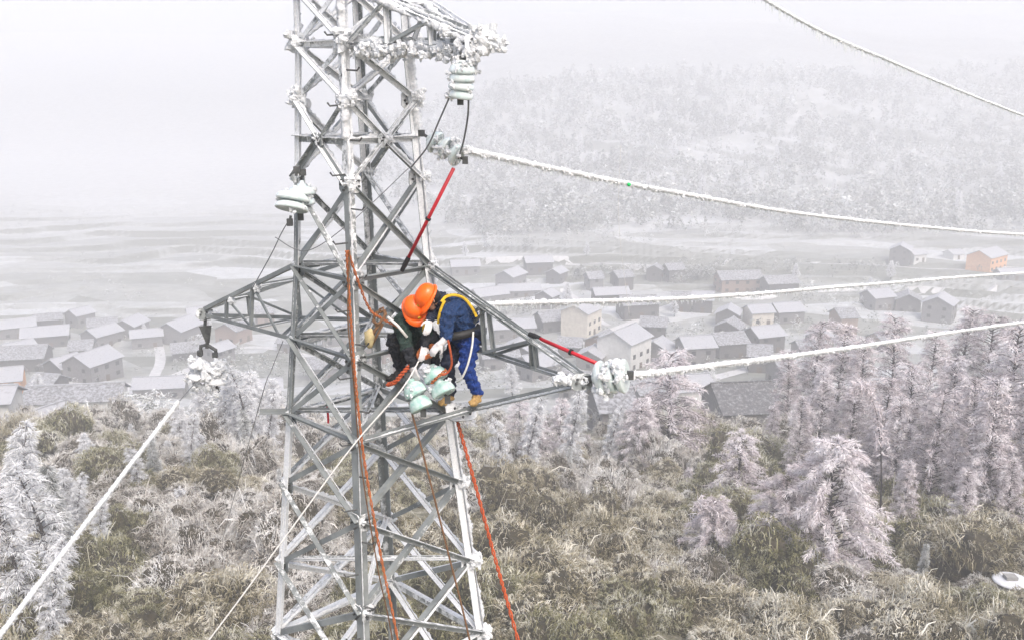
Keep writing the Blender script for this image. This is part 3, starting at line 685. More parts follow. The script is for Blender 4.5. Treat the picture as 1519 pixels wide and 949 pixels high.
# saplings bent over by the ice
def bent_sapling(px, py, Y, h, reach, label, sgn=1):
    b = P(px, py, Y); b.z = hz(b.x, b.y) - .2
    pts = [Vector((b.x + sgn * reach * (1 - math.cos(t * 1.9)) * .75, b.y - .4 * t, b.z + h * math.sin(t * 1.75))) for t in [k / 14 for k in range(15)]]
    root = empty('bent_sapling', tuple(b)); tag(root, label, 'sapling')
    m = MB(); m.tube(pts, [.085 * (1 - k / 17) for k in range(15)], 6); m.build('trunk', M['bark'], root)
    arr = np.array([tuple(p) for p in pts]); n = 900; s = rng.uniform(5, 13.99, n); i0 = s.astype(int); q = arr[i0] + (arr[i0 + 1] - arr[i0]) * (s - i0)[:, None]
    d = unit(rng.normal(size=(n, 3)) + np.array([0, 0, -.3])); q = q + rng.normal(size=(n, 3)) * .22
    V, F = strips(q, d, rng.uniform(.2, .7, n), rng.uniform(.03, .09, n), rng.uniform(.4, 1, n), 2)
    me = mesh_np('crown', V, F, col=np.repeat(np.clip(rng.normal(.65, .2, n), 0, 1), 6)); link('crown', me, M['pink_rime'], root)
bent_sapling(1090, 870, 60, 6.0, 3.0, 'dark sapling bent into an arch over the white bush', -1)
bent_sapling(1300, 820, 70, 13.0, -3.2, 'tall thin dark sapling leaning among the grove trunks', 1)
bent_sapling(1070, 880, 61, 4.4, 2.2, 'smaller arched sapling under the big dark arch', -1)

# ------------------------------------------------------------------ bushes on the near slope
def scatter_shrubs():
    pts = []
    tries = 0
    while len(pts) < 300 and tries < 16000:
        tries += 1
        Y = 44 + 76 * random.random() ** 1.4; a = random.uniform(-.64, .64); x = a * (Y + 3)
        r = random.uniform(1.5, 3.5) * (.92 + Y / 260)
        if any((x - q[0]) ** 2 + ((Y - q[1])) ** 2 < (.50 * (r + q[2])) ** 2 for q in pts): continue
        if (x - P(1495, 872, 58).x) ** 2 + (Y - 58) ** 2 < 9: continue
        if Y > 104 and a > .22: continue
        pts.append((x, Y, r))
    for x, Y, r in pts:
        u = wob(np.array([x * 1.0]), np.array([Y]), .14)[0] + random.uniform(-.5, .5); a = x / Y
        left = a < -.18
        if Y > 88: kind = 'grey' if random.random() < .6 else random.choice(('olive', 'tan'))
        elif left: kind = 'grey' if u > .15 else ('olive' if u > -.25 else 'tan')
        else: kind = 'olive' if u > .12 else ('tan' if u > -.5 else 'grey')
        shrub(x, Y, r, kind, zoff=-.05 * r, tall=random.uniform(1.05, 1.75))
scatter_shrubs()

# undergrowth between the bushes (uncountable)
n = 34000
Yg = 40 + 95 * rng.random(n) ** 1.3; Xg = rng.uniform(-.66, .66, n) * (Yg + 3); Zg = height(Xg, Yg)
pg = np.stack([Xg, Yg, Zg], 1); cl = vnoise(pg, .5, 5) + .6 * vnoise(pg, 1.8, 6)
dg = unit(rng.normal(size=(n, 3)) * .6 + np.array([0, 0, 1.0]))
V, F = strips(pg - np.array([0, 0, .05]), dg, rng.uniform(.25, .7, n), rng.uniform(.015, .04, n), rng.uniform(.4, 1.3, n), 2)
ug = link('undergrowth', mesh_np('undergrowth', V, F, col=np.repeat(np.clip(.36 + .14 * cl + .12 * rng.normal(size=n), 0, 1), 6)), M['tan_rime'])
tag(ug, 'rimed grass and dead stalks covering the slope between the bushes', 'undergrowth', kind='stuff')

# ------------------------------------------------------------------ far woods and hedges
def clump_trees(X, Y, Hs, spread, per, seed, frost=.5, width=.5):
    """many small rimed conical trees as one mass"""
    r_ = np.random.default_rng(seed); n = len(X); Z = height(X, Y)
    t = r_.random((n, per)) ** .8; a = r_.uniform(0, 6.28, (n, per)); rad = (spread * Hs)[:, None] * (1 - t) ** .85 * np.sqrt(r_.random((n, per))) * 1.1
    p = np.stack([X[:, None] + rad * np.cos(a), Y[:, None] + rad * np.sin(a), Z[:, None] + (.08 + .92 * t) * Hs[:, None]], 2).reshape(-1, 3)
    out = np.stack([np.cos(a), np.sin(a), np.full_like(a, -.1)], 2).reshape(-1, 3)
    d = unit(out + r_.normal(size=out.shape) * .55); m = len(p)
    L = np.repeat(Hs, per) * .16 * r_.uniform(.5, 1.3, m); W = width * r_.uniform(.5, 1.3, m) * np.repeat(Hs, per) / 9
    V, F = strips(p, d, L, W, r_.uniform(.2, .9, m), 1)
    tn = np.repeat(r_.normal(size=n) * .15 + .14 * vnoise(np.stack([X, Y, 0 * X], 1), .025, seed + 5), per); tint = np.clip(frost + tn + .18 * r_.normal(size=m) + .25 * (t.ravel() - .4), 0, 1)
    return V, F, np.repeat(tint, 4)
nw = 7600
Yw = rng.uniform(462, 860, nw); aw = rng.uniform(-.32, .62, nw); Xw = aw * Yw
pw = np.stack([Xw, Yw, 0 * Yw], 1); cw = vnoise(pw, .02, 91) + .7 * vnoise(pw, .05, 92)
keep = (aw > -.06 - .12 * (Yw - 462) / 400 + .04 * cw + .02 * rng.normal(size=nw)) & (cw > -.95 + .4 * rng.normal(size=nw)) & (Yw > 468 + 26 * vnoise(pw, .03, 93)); Yw, Xw = Yw[keep], Xw[keep]
V, F, tn = clump_trees(Xw, Yw, rng.uniform(4, 9, len(Xw)) * (1 + .8 * rng.random(len(Xw)) ** 3), rng.uniform(.22, .42, len(Xw)), 52, 40, .33, .95)
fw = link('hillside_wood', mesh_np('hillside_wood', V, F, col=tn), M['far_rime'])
tag(fw, 'rimed wood covering the far foggy hillside', 'wood', kind='stuff')
# single pale trees that stand out on the hillside
FT = ('pale spire-shaped rimed tree standing out on the foggy hillside', 'pale hillside trees')
for (px, base) in ((885, 250), (1040, 305), (1235, 300), (1360, 305), (1290, 225), (1180, 330), (1110, 300), (960, 300), (860, 230), (1420, 330), (1480, 280), (1000, 240), (1330, 260), (790, 330), (760, 300), (1150, 250)):
    g = hit(px, base); o = tree(g.x, g.y, random.uniform(11, 17), ('white', random.randrange(2)), squash=.8); o['label'] = FT[0]; o['group'] = FT[1]
# hedges and scrub among the fields
def scrub_mass(name, label, pix, n, hmin, hmax, seed, frost=.42):
    r_ = np.random.default_rng(seed); pts = []
    for (x0, y0, x1, y1, jit) in pix:
        for k in range(n):
            t = r_.random(); pts.append(hit(x0 + (x1 - x0) * t, y0 + (y1 - y0) * t + r_.uniform(-jit, jit)))
    a = np.array([tuple(p) for p in pts]); X, Y = a[:, 0], a[:, 1]
    V, F, tn = clump_trees(X, Y, r_.uniform(hmin, hmax, len(X)), np.full(len(X), .5), 60, seed, frost, .55)
    o = link(name, mesh_np(name, V, F, col=tn), M['far_rime']); tag(o, label, 'hedge', kind='stuff'); return o
scrub_mass('hedge', 'long grey-green rimed hedge along the terrace above the brown house', [(980, 405, 1330, 405, 7), (1000, 418, 1060, 412, 6)], 70, 2.5, 5, 51, .36)
scrub_mass('hedge', 'rimed hedge below the terraces beside the dark sheds', [(700, 470, 830, 458, 6), (850, 415, 960, 405, 5)], 55, 2, 4.5, 52, .33)
scrub_mass('scrub', 'rimed scrub between the village houses', [(700, 560, 1000, 575, 18), (1000, 500, 1200, 500, 12), (1180, 455, 1340, 445, 12), (60, 610, 260, 625, 14), (280, 520, 420, 560, 16), (440, 560, 700, 570, 22)], 34, 2, 5.5, 53, .46)
scrub_mass('scrub', 'rimed scrub at the foot of the wooded hillside', [(700, 370, 980, 352, 10), (980, 350, 1300, 345, 10), (1300, 345, 1530, 345, 10)], 60, 2.5, 6, 54, .45)
ns_ = 2600
Yv = rng.uniform(205, 560, ns_); Xv = rng.uniform(-.62, .62, ns_) * Yv
kp = (vnoise(np.stack([Xv, Yv, 0 * Yv], 1), .035, 71) + .6 * rng.normal(size=ns_) > .15) & ((Yv < 440) | (Xv < -.05 * Yv)); Xv, Yv = Xv[kp], Yv[kp]
V, F, tn = clump_trees(Xv, Yv, rng.uniform(.8, 3.0, len(Xv)), np.full(len(Xv), .75), 32, 72, .40, .9)
fs = link('field_scrub', mesh_np('field_scrub', V, F, col=tn), M['far_rime']); tag(fs, 'low rimed scrub and dead stalks dotted over the valley fields', 'scrub', kind='stuff')
VT = ('small rimed tree between the village houses', 'village trees')
for (px, base) in ((1205, 560), (990, 575), (930, 590), (760, 590), (300, 620), (60, 610), (170, 610), (1050, 590), (1250, 490), (840, 455), (1000, 470), (1290, 440), (215, 500), (310, 490), (1180, 415), (690, 380), (1320, 420), (870, 385)):
    g = hit(px, base); o = tree(g.x, g.y, random.uniform(5, 9), ('white', random.randrange(2))); o['label'] = VT[0]; o['group'] = VT[1]

# covered tank beside the grove
tb = P(1497, 890, 57); tb.z = hz(tb.x, tb.y); tr = empty('water_tank', tuple(tb)); tag(tr, 'round concrete water tank with a snow-covered lid beside the bushes', 'tank')
m = MB(); m.lathe([(1.0, -.6), (1.02, 1.1), (1.12, 1.12), (1.12, 1.24)], tb, n=28); m.build('tank_wall', M['water_tank'], tr)
m = MB(); m.lathe([(1.20, 1.245), (1.22, 1.30), (1.12, 1.38), (.7, 1.42), (.001, 1.43)], tb, n=28); m.build('lid', M['snow'], tr, True)
m = MB(); m.box(tb + Vector((-.1, .05, 1.53)), (.75, .6, .28)); hch = m.build('hatch', M['water_tank'], tr)
m = MB(); m.box(tb + Vector((-.1, .05, 1.71)), (.82, .66, .07)); m.build('hatch_cover', M['snow'], hch)

# ------------------------------------------------------------------ lattice pylon
XC, YC, LX, LY = -1.7425, 10.8, -0.0169, 0.0567
def leg_pt(k, z):
    """point on the centre line of leg k at height z relative to the eye"""
    r = float(np.interp(-z, [-1.0, 2.0, 7.0, 24.0], [.60, .79, 1.34, 3.2]))
    an = {'R': 0, 'N': -math.pi / 2, 'L': math.pi, 'F': math.pi / 2}[k] + .0105
    lx = LX * max(z + 2, -6); ly = LY * max(z + 2, -6)
    return Vector((XC + lx + r * math.cos(an), YC + ly + r * math.sin(an), z + EYE))
ZB = hz(XC, YC) - EYE
pylon = empty('lattice_pylon', (XC, YC, hz(XC, YC)))
tag(pylon, 'grey galvanised lattice pylon with rime-crusted legs and three cross arms', 'pylon')

def l_bar(mb, a, b, d1, d2, w, t):
    """angle section from a to b; flanges of width w along d1 and d2 from the heel line"""
    a, b = Vector(a), Vector(b); ax = (b - a).normalized()
    d1 = (d1 - ax * d1.dot(ax)).normalized(); d2 = (d2 - ax * d2.dot(ax) - d1 * d2.dot(d1)).normalized()
    pr = [(0, 0), (w, 0), (w, t), (t, t), (t, w), (0, w)]
    V = [q + d1 * x + d2 * y for q in (a, b) for x, y in pr]
    F = [(i, (i + 1) % 6, 6 + (i + 1) % 6, 6 + i) for i in range(6)] + [(5, 4, 3, 0), (3, 2, 1, 0), (6, 9, 10, 11), (6, 7, 8, 9)]
    mb.add(V, F)
def rime_along(a, b, amt, w, seed, parent, base_dir=WIND):
    """feathery ridge of rime along the windward edge of a member"""
    a, b = Vector(a), Vector(b); L = (b - a).length; ax = (b - a).normalized()
    g = base_dir - ax * base_dir.dot(ax); g = g.normalized() if g.length > .05 else ax.orthogonal().normalized(); s = ax.cross(g)
    n = max(4, int(L / .022)); V = []; F = []; k = 6; rr = random.Random(seed)
    for i in range(n + 1):
        t = i / n; c = a.lerp(b, t)
        q = max(.0, .55 + .9 * noise.noise(Vector((t * L * 3.1, seed * 7.3, 0))) + .5 * noise.noise(Vector((t * L * 14, seed * 3.3, 2))))
        end = min(1, t * n / 2 + .15, (1 - t) * n / 2 + .15)
        h = (.006 + .042 * amt * q * rr.uniform(.55, 1.3)) * end; wd = (w * .36 + .006) * (.5 + .5 * min(1, q * amt * 1.6)) * end
        c = c + g * (w * .12)
        for (u, v) in ((-1, -.15), (-.75, .5), (-.25, 1.0), (.25, 1.0), (.75, .5), (1, -.15)):
            V.append(c + s * (u * wd * rr.uniform(.75, 1.25)) + g * (v * h * rr.uniform(.7, 1.3)))
    for i in range(n):
        for j in range(k): F.append((i * k + j, i * k + (j + 1) % k, (i + 1) * k + (j + 1) % k, (i + 1) * k + j))
    F.append(tuple(range(k - 1, -1, -1))); F.append(tuple(n * k + j for j in range(k)))
    o = link('rime', mesh_py('rime', V, F), M['rime'], None, True); o.parent = parent; return o
_seed = [1]
def member(name, a, b, n_out, w=.06, frost=.4, rime=.4, parent=None, t=.008, flip=False):
    """one angle-steel member lying against a face with outward normal n_out"""
    ax = (Vector(b) - Vector(a)).normalized(); n_out = Vector(n_out); side = ax.cross(n_out).normalized()
    if flip: side = -side
    m = MB(); off = -side * w * .5
    l_bar(m, Vector(a) + off, Vector(b) + off, side, n_out if not flip else -n_out, w, t)
    o = m.build(name, M['steel'], parent or pylon); o.color = (frost, 0, 0, 1)
    if parent is not None and parent is not pylon:
        o.location = (0, 0, 0) if parent.parent is not None else o.location
    _seed[0] += 1
    if rime > .05:
        off2 = WIND * (w * .35)
        rime_along(Vector(a).lerp(Vector(b), .02) + off2, Vector(b).lerp(Vector(a), .02) + off2, rime, w, _seed[0], o)
    return o
LV = {'Z': 2.3, 'A1': 1.05, 'A': .46, 'B': -.13, 'C': -.56, 'D': -1.0, 'E': -2.03, 'G': -2.88, 'H': -3.79, 'I': -4.66, 'J': -5.68, 'K': -6.63, 'O': -8.2, 'Q': -10.3, 'S': -13.2, 'U': -17.2, 'W': ZB}
cen = lambda z: Vector((XC + LX * max(z + 2, -6), YC + LY * max(z + 2, -6), z + EYE))
FACES = [('L', 'N'), ('N', 'R'), ('R', 'F'), ('F', 'L')]
def fnorm(p, q):
    c = cen(-2); m = (leg_pt(p, -2) + leg_pt(q, -2)) / 2 - c; m.z = 0; return m.normalized()
def amount(z, back):
    """rime is heavy at the top, light where the crew has knocked it off, heavier again low on the back"""
    top = float(np.interp(z, [-1.6, -.6, .4], [0, .6, 1.0])); low = float(np.interp(-z, [3.8, 5.0], [0, 1.0]))
    fr = .22 + .62 * top; rm = .10 + 1.2 * top
    if back: fr = max(fr, .36 + .25 * low); rm = max(rm, .35 + .45 * low)
    else: fr = .15 + .70 * top + .10 * low; rm = .05 + 1.3 * top
    return fr, rm
# legs: two flanges each, in lengths so each length can carry its own rime
for k in 'LNRF':
    zs_ = [2.3, .46, -1.0, -2.03, -3.79, -5.68, -8.2, ZB - .3]
    for i in range(len(zs_) - 1):
        a, b = leg_pt(k, zs_[i]), leg_pt(k, zs_[i + 1])
        c0 = cen((zs_[i] + zs_[i + 1]) / 2); mid = (a + b) / 2
        nb = {'L': ('F', 'N'), 'N': ('L', 'R'), 'R': ('N', 'F'), 'F': ('R', 'L')}[k]
        d1 = (leg_pt(nb[0], zs_[i]) - leg_pt(k, zs_[i])); d2 = (leg_pt(nb[1], zs_[i]) - leg_pt(k, zs_[i])); d1.z = d2.z = 0
        w = .085 if zs_[i] > -2.1 else (.10 if zs_[i] > -6 else .12)
        m = MB(); l_bar(m, a, b, d1.normalized(), d2.normalized(), w, .010)
        o = m.build('leg', M['steel'], pylon)
        zc = (zs_[i] + zs_[i + 1]) / 2
        top = float(np.interp(zc, [-1.9, -.6, .4], [.1, .7, .85]))
        fr = {'L': .24 + top * .95 + (.70 if zc < -3.79 else 0), 'N': .16 + top * .85, 'R': .80 if zc < -3.7 else .62, 'F': .34 + top * .4}[k]; rm = {'L': .16 + 1.1 * top + (.7 if zc < -3.79 else 0), 'N': .10 + 1.1 * top, 'R': 1.0, 'F': .30 + .8 * top}[k]
        o.color = (min(fr, .95), 0, 0, 1); _seed[0] += 1
        if zc > -8.4: rime_along(a, b, rm, w * 1.2, _seed[0], o)
# face bracing: crossed diagonals between every two levels, horizontals, mid-face gusset panel
def mid(p, q, z): return (leg_pt(p, z) + leg_pt(q, z)) / 2
for (p, q) in FACES:
    nrm = fnorm(p, q); back = (p, q) in (('R', 'F'), ('F', 'L'))
    seq = ['Z', 'A1', 'A', 'B', None, 'D', 'E', 'G', 'H', 'I', 'J', 'K', 'O', 'Q', 'S', 'U', 'W']
    for i in range(len(seq) - 1):
        if seq[i] is None or seq[i + 1] is None: continue
        z0, z1 = LV[seq[i]], LV[seq[i + 1]]
        fr, rm = amount((z0 + z1) / 2, back); deep = z1 < -8.3
        w = .055 if z0 > -2.1 else (.062 if z0 > -5 else .07)
        for j, (u, v) in enumerate(((p, q), (q, p))):
            s = .006 if j == 0 else -.020
            member('brace', leg_pt(u, z0) + nrm * s, leg_pt(v, z1) + nrm * s, nrm, w, fr + random.uniform(-.06, .10), 0 if deep else rm * random.uniform(.6, 1.2), flip=bool(j))
    # mid panel B..D
    fr, rm = amount(LV['C'], back); g = mid(p, q, LV['C'])
    for z in ('B', 'D'):
        for u in (p, q): member('brace', leg_pt(u, LV[z]) + nrm * .006, g + nrm * .006, nrm, .055, fr * .9, rm * .7)
    for z, w in (('A1', .05), ('A', .06), ('C', .075), ('E', .06), ('G', .055), ('H', .06), ('K', .075), ('Q', .07), ('U', .07)):
        fr, rm = amount(LV[z], back); hv = .15 if z in ('C', 'K') else 0
        member('horizontal_strut', leg_pt(p, LV[z]) - nrm * .03, leg_pt(q, LV[z]) - nrm * .03, nrm, w, fr + hv, (rm + hv) if LV[z] > -8 else 0)
# plan bracing inside the body at the arm levels
for z in ('E', 'G', 'H', 'J'):
    fr, rm = amount(LV[z], True)
    member('plan_brace', leg_pt('L', LV[z] + .03), leg_pt('R', LV[z] + .03), (0, 0, 1), .05, fr, rm * .6)
    member('plan_brace', leg_pt('N', LV[z] + .05), leg_pt('F', LV[z] + .05), (0, 0, 1), .05, fr, rm * .6)

def gusset(c, n, sx, sz, frost, bolts=6, parent=None, rot=0):
    """small bolted joint plate"""
    n = Vector(n).normalized(); u = Vector((0, 0, 1)).cross(n)
    u = u.normalized() if u.length > .01 else Vector((1, 0, 0)); v = n.cross(u)
    c = Vector(c); m = MB(); t = .012
    out = [(-.5, -.32), (-.3, -.5), (.3, -.5), (.5, -.32), (.5, .32), (.3, .5), (-.3, .5), (-.5, .32)]
    V = [c + u * x * sx + v * z * sz + n * h for h in (0, t) for x, z in out]
    m.add(V, [tuple(range(7, -1, -1)), tuple(range(8, 16))] + [(i, (i + 1) % 8, 8 + (i + 1) % 8, 8 + i) for i in range(8)])
    o = m.build('gusset_plate', M['steel'], parent or pylon); o.color = (frost, 0, 0, 1)
    b = MB()
    for i in range(bolts):
        a = i * 2.4 + rot; r = .34 * (.55 + .45 * (i % 3) / 2)
        q = c + u * math.cos(a) * r * sx + v * math.sin(a) * r * sz
        b.tube([q + n * t, q + n * (t + .022)], .013, 6)
    if bolts: bo = b.build('bolts', M['iron'], None); bo.parent = o; bo['kind'] = 'stuff'
    return o
def crust(mb, c, r, n, rr, seed, sc=(1, 1, 1), grow=WIND):
    """granular rime: many small jagged kernels, feathering into the wind"""
    for i in range(n):
        g = lambda: max(-.8, min(.8, rr.gauss(0, .5)))
        o = Vector((g() * r * sc[0], g() * r * sc[1], g() * r * sc[2]))
        q = r * rr.uniform(.20, .44)
        mb.blob(Vector(c) + o, q, seed + i, 0, 6, .8, (rr.uniform(.7, 1.4), rr.uniform(.7, 1.3), rr.uniform(.7, 1.4)))
def rime_lump(c, r, n, seed, parent=None, sc=(1, 1, 1)):
    """crust of rime on a joint"""
    m = MB(); rr = random.Random(seed)
    m.blob(Vector(c), r * .85, seed, 0, 12, .5, sc)
    crust(m, c, r, n * 5, rr, seed, sc)
    o = m.build('rime', M['rime'], parent or pylon); o['kind'] = 'stuff'; return o
for (p, q) in FACES:
    nrm = fnorm(p, q); back = (p, q) in (('R', 'F'), ('F', 'L'))
    for z in ('C',):
        gusset(mid(p, q, LV[z]) + nrm * .03, nrm, .20, .16, .45, 7)
        rime_lump(mid(p, q, LV[z]) + nrm * .03 + WIND * .03, .06, 5, 31 + len(p))
for k in 'LNRF':
    for z in ('A', 'B', 'D', 'E', 'G', 'H', 'I', 'J', 'K'):
        c = leg_pt(k, LV[z]); out = (c - cen(LV[z])); out.z = 0; out.normalize(); fr, rm = amount(LV[z], k in 'RF')
        nn = fnorm('L', 'N') if k == 'L' else fnorm('N', 'R')
        if k in 'LN': gusset(c + nn * .012 - out * .04 + (Vector((.05, 0, 0)) if k == 'L' else Vector((-.05, .0, 0))) , fnorm('L', 'N'), .17, .20, fr + .18, 6, rot=hash(z) % 7)
        if k in 'NR': gusset(c + fnorm('N', 'R') * .012 - out * .04 + (Vector((.05, .0, 0)) if k == 'N' else Vector((-.05, 0, 0))), fnorm('N', 'R'), .17, .20, fr + .18, 6, rot=z.__len__())
        rime_lump(c + WIND * .035, .045 + .05 * rm, 4 + int(6 * rm), 77 + ord(k) + ord(z))
# step bolts up the near leg
for i in range(24):
    z = .9 - i * .36; c = leg_pt('N', z); s = -1 if i % 2 else 1
    m = MB(); e = c + Vector((s * .02, -.01, 0)); m.tube([e, e + Vector((s * .13, -.04, -.01)), e + Vector((s * .155, -.048, .025))], .010, 6); m.build('step_bolt', M['iron'], pylon)
# peak above the frame
for k in 'LNRF': member('peak_brace', leg_pt(k, 2.3), cen(4.0), fnorm('L', 'N'), .06, .7, .6)
# plate stub on the left leg
a = leg_pt('L', LV['H'] + .03); m = MB(); l_bar(m, a + Vector((.02, -.03, 0)), a + Vector((-.30, -.06, .01)), Vector((0, -1, 0)), Vector((0, 0, 1)), .055, .008); o = m.build('stub_bracket', M['steel'], pylon); o.color = (.1, 0, 0, 1)

# ---- cross arms
def arm(name, tip, roots_top, roots_bot, frost, rime, posts=(.42, .72), w=.05, label=None):
    tip = Vector(tip); ar = empty(name); ar.parent = pylon; ar.location = -Vector(pylon.location)
    if label: ar['label'] = label
    up = Vector((0, 0, 1)); outs = []
    for (r, s) in [(x, 0) for x in roots_top] + [(x, 1) for x in roots_bot]:
        side = (tip - r).cross(up).normalized()
        off = up * (.05 if s == 0 else -.03)
        member('chord', r, tip + off, up, w, frost + random.uniform(-.05, .08), rime * random.uniform(.7, 1.2), parent=ar)
    for f in posts:
        tp_ = [r.lerp(tip + up * .05, f) for r in roots_top]; bp = [r.lerp(tip - up * .03, f) for r in roots_bot]
        for i in range(min(len(tp_), len(bp))):
            member('arm_post', tp_[i], bp[i], (tip - roots_top[0]).normalized(), w * .8, frost * .8, rime * .5, parent=ar)
            j = f - .30
            member('arm_brace', tp_[i], roots_bot[i].lerp(tip, max(0, j)), (tip - roots_top[0]).cross(up).normalized(), w * .7, frost * .8, rime * .4, parent=ar)
        if len(bp) > 1: member('arm_tie', bp[0], bp[1], up, w * .8, frost, rime * .6, parent=ar); member('arm_tie', tp_[0], tp_[1], up, w * .7, frost, rime * .6, parent=ar)
        if len(bp) > 1: member('arm_brace', roots_bot[0].lerp(tip, max(0, f - .34)), bp[1], up, w * .65, frost, rime * .4, parent=ar)
    gusset(tip + Vector((0, -.03, .01)), (.3, -.9, .2), .22, .16, frost + .25, 6, parent=None)
    return ar
TR = P(862, 566, 8.75); TL = P(305, 466, 12.5); TT = P(706, 66, 9.3)
RE2 = leg_pt('R', LV['E']).lerp(leg_pt('F', LV['E']), .16); RG2 = leg_pt('R', LV['G']).lerp(leg_pt('F', LV['G']), .2)
arm('cross_arm', TR, [leg_pt('R', LV['E']), RE2], [leg_pt('R', LV['G']), RG2], .22, .2, label='right lower cross arm the crew stands on')
arm('cross_arm', TL, [leg_pt('L', LV['E']), leg_pt('F', LV['E'])], [leg_pt('L', LV['G']), leg_pt('F', LV['G'])], .20, .10, label='left cross arm with bare grey steel')
arm('cross_arm', TT, [leg_pt('N', LV['A1']), leg_pt('R', LV['A1'])], [leg_pt('N', LV['A']), leg_pt('R', LV['A'])], .78, 1.15, posts=(.35, .68), w=.075, label='upper cross arm crusted white with rime')
rh = leg_pt('R', LV['H']); sk = P(700, 610, 9.95)
member('strut', rh, sk, (0, 0, 1), .07, .35, .35); member('strut', sk, TR + Vector((0, 0, -.05)), (0, 0, 1), .065, .30, .35)
gusset(P(684, 611, 10.1), (.1, -.5, .85), .34, .26, .50, 6)
member('strut', leg_pt('N', LV['H']) , sk, (0, 0, 1), .055, .3, .3)
# rime hanging below the upper arm and crusted on the tips
bm_ = leg_pt('N', LV['A']); rl = MB(); rr = random.Random(5)
for i in range(70):
    t = rr.uniform(.06, .98); c = bm_.lerp(TT, t) + Vector((rr.gauss(0, .02), rr.gauss(0, .02), -.05 - abs(rr.gauss(0, .035)))); crust(rl, c, rr.uniform(.05, .085), 9, rr, i * 11)
c0 = leg_pt('R', LV['A'])
for i in range(30):
    t = rr.uniform(.1, .98); c = c0.lerp(TT, t) + Vector((rr.gauss(0, .02), rr.gauss(0, .02), -.03 - abs(rr.gauss(0, .03)))); crust(rl, c, rr.uniform(.04, .07), 8, rr, 900 + i * 11)
for (q0, q1, am) in ((leg_pt('N', LV['A']), TT, 2.0), (leg_pt('R', LV['A']), TT, 1.6)):
    rime_along(q0 + Vector((0, 0, -.02)), q1 + Vector((0, 0, -.02)), am, .12, 71, pylon, Vector((.2, -.3, -1))).location = -Vector(pylon.location)
for (q0, q1, am) in ((leg_pt('N', LV['A1']), TT, 1.2), (leg_pt('R', LV['A1']), TT, 1.2), (leg_pt('N', LV['A']), leg_pt('N', LV['C']), 1.2), (leg_pt('N', LV['Z']), leg_pt('N', LV['A']), 1.3), (leg_pt('R', LV['A']), leg_pt('R', LV['C']), 1.0)):
    rime_along(q0, q1, am, .12, 73 + am, pylon, Vector((.3, -.8, .3))).location = -Vector(pylon.location)
rl_o = rl.build('rime', M['rime'], pylon); rl_o['kind'] = 'stuff'
rime_lump(TT + Vector((.06, 0, .03)), .13, 12, 501); rime_lump(TT + Vector((.16, 0, 0)), .09, 9, 502, sc=(1.5, 1, .8)); rime_lump(TT + Vector((-.05, 0, -.10)), .09, 9, 503); rime_lump(TT + Vector((-.3, 0.1, .12)), .05, 8, 504)
rime_lump(TR + Vector((-.18, -.02, .03)), .07, 12, 511, sc=(1.3, 1, .7)); rime_lump(TR + Vector((.02, 0, .02)), .05, 6, 512); rime_lump(TL + Vector((.10, -.02, 0)), .06, 7, 513, sc=(1.4, 1, .8)); rime_lump(TL.lerp(leg_pt('L', LV['E']), .33), .05, 9, 514); rime_lump(TL.lerp(leg_pt('L', LV['E']), .62), .05, 5, 515)

# ------------------------------------------------------------------ insulator strings
def disc_prof(r): return [(.03, .06), (.05, .055), (.055, .035), (r * .40, .034), (r * .72, .020), (r * .92, -.004), (r, -.034), (r * 1.0, -.052), (r * .93, -.062), (r * .84, -.048), (r * .76, -.066), (r * .62, -.044), (r * .54, -.064), (r * .40, -.04), (.04, -.05)]
def insulator_string(a, b, n, r, mat, label, group=None, ice=0, fittings=True, seedv=0, span=(.18, .70), hs=1.0):
    a, b = Vector(a), Vector(b); ax = (b - a).normalized(); L = (b - a).length
    root = empty('insulator_string', tuple(a)); tag(root, label, 'insulator', group)
    if fittings:
        m = MB(); m.tube([a, a + ax * L * .16], .018, 6); m.box(a + ax * .03, (.07, .05, .07)); m.build('hook', M['iron'], root)
        m = MB(); m.tube([b - ax * L * .12, b], .016, 6); m.box(b, (.06, .05, .08)); m.build('clamp', M['iron'], root)
    for i in range(n):
        t = span[0] + span[1] * (i + .5) / n; c = a.lerp(b, t); m = MB()
        pr = [(.022, L * .35 / n)] + [(q, h * hs) for q, h in disc_prof(r)] + [(.02, -.06 * hs)]
        tilt = Vector((random.uniform(-.08, .08), random.uniform(-.08, .08), random.uniform(-.08, .08)))
        m.lathe(pr, c, -(ax + tilt), 26); d = m.build('disc', mat, root, True)
        if ice:
            l = MB(); rr = random.Random(seedv + i)
            for k in range(int(ice)):
                an = rr.uniform(0, 6.28); u = ax.orthogonal().normalized(); w = ax.cross(u)
                crust(l, c + (u * math.cos(an) + w * math.sin(an)) * r * rr.uniform(.4, .95) + ax * rr.uniform(-.05, .05), r * .48, 9, rr, seedv + k + i * 9)
            lo = l.build('rime', M['rime'], None); lo.parent = d; lo['kind'] = 'stuff'
    return root
insulator_string(TT + Vector((-.12, -.02, -.08)), P(683, 150, 9.35), 4, .125, M['glass_ice'], 'ice-caked insulator string hanging from the upper cross arm', ice=6, seedv=900)
insulator_string(P(622, 196, 10.3), P(690, 238, 10.1), 3, .125, M['glass_ice'], 'rime-white insulator string pulling sideways from the right pylon leg', ice=6, seedv=930)
insulator_string(P(441, 248, 10.5), P(430, 330, 10.35), 2, .185, M['glass_ice'], 'pale glass insulator pair hanging by the left pylon leg under a rusty fitting', ice=1, seedv=950, span=(.42, .34))
insulator_string(P(449, 252, 10.62), P(446, 322, 10.6), 2, .155, M['glass_ice'], 'smaller icy insulator pair tucked behind the pale glass pair', ice=1, seedv=955, span=(.30, .4))
insulator_string(P(868, 562, 8.75), P(935, 556, 8.6), 3, .165, M['glass_ice'], 'thick icy insulator discs at the end of the right cross arm', ice=4, seedv=960)
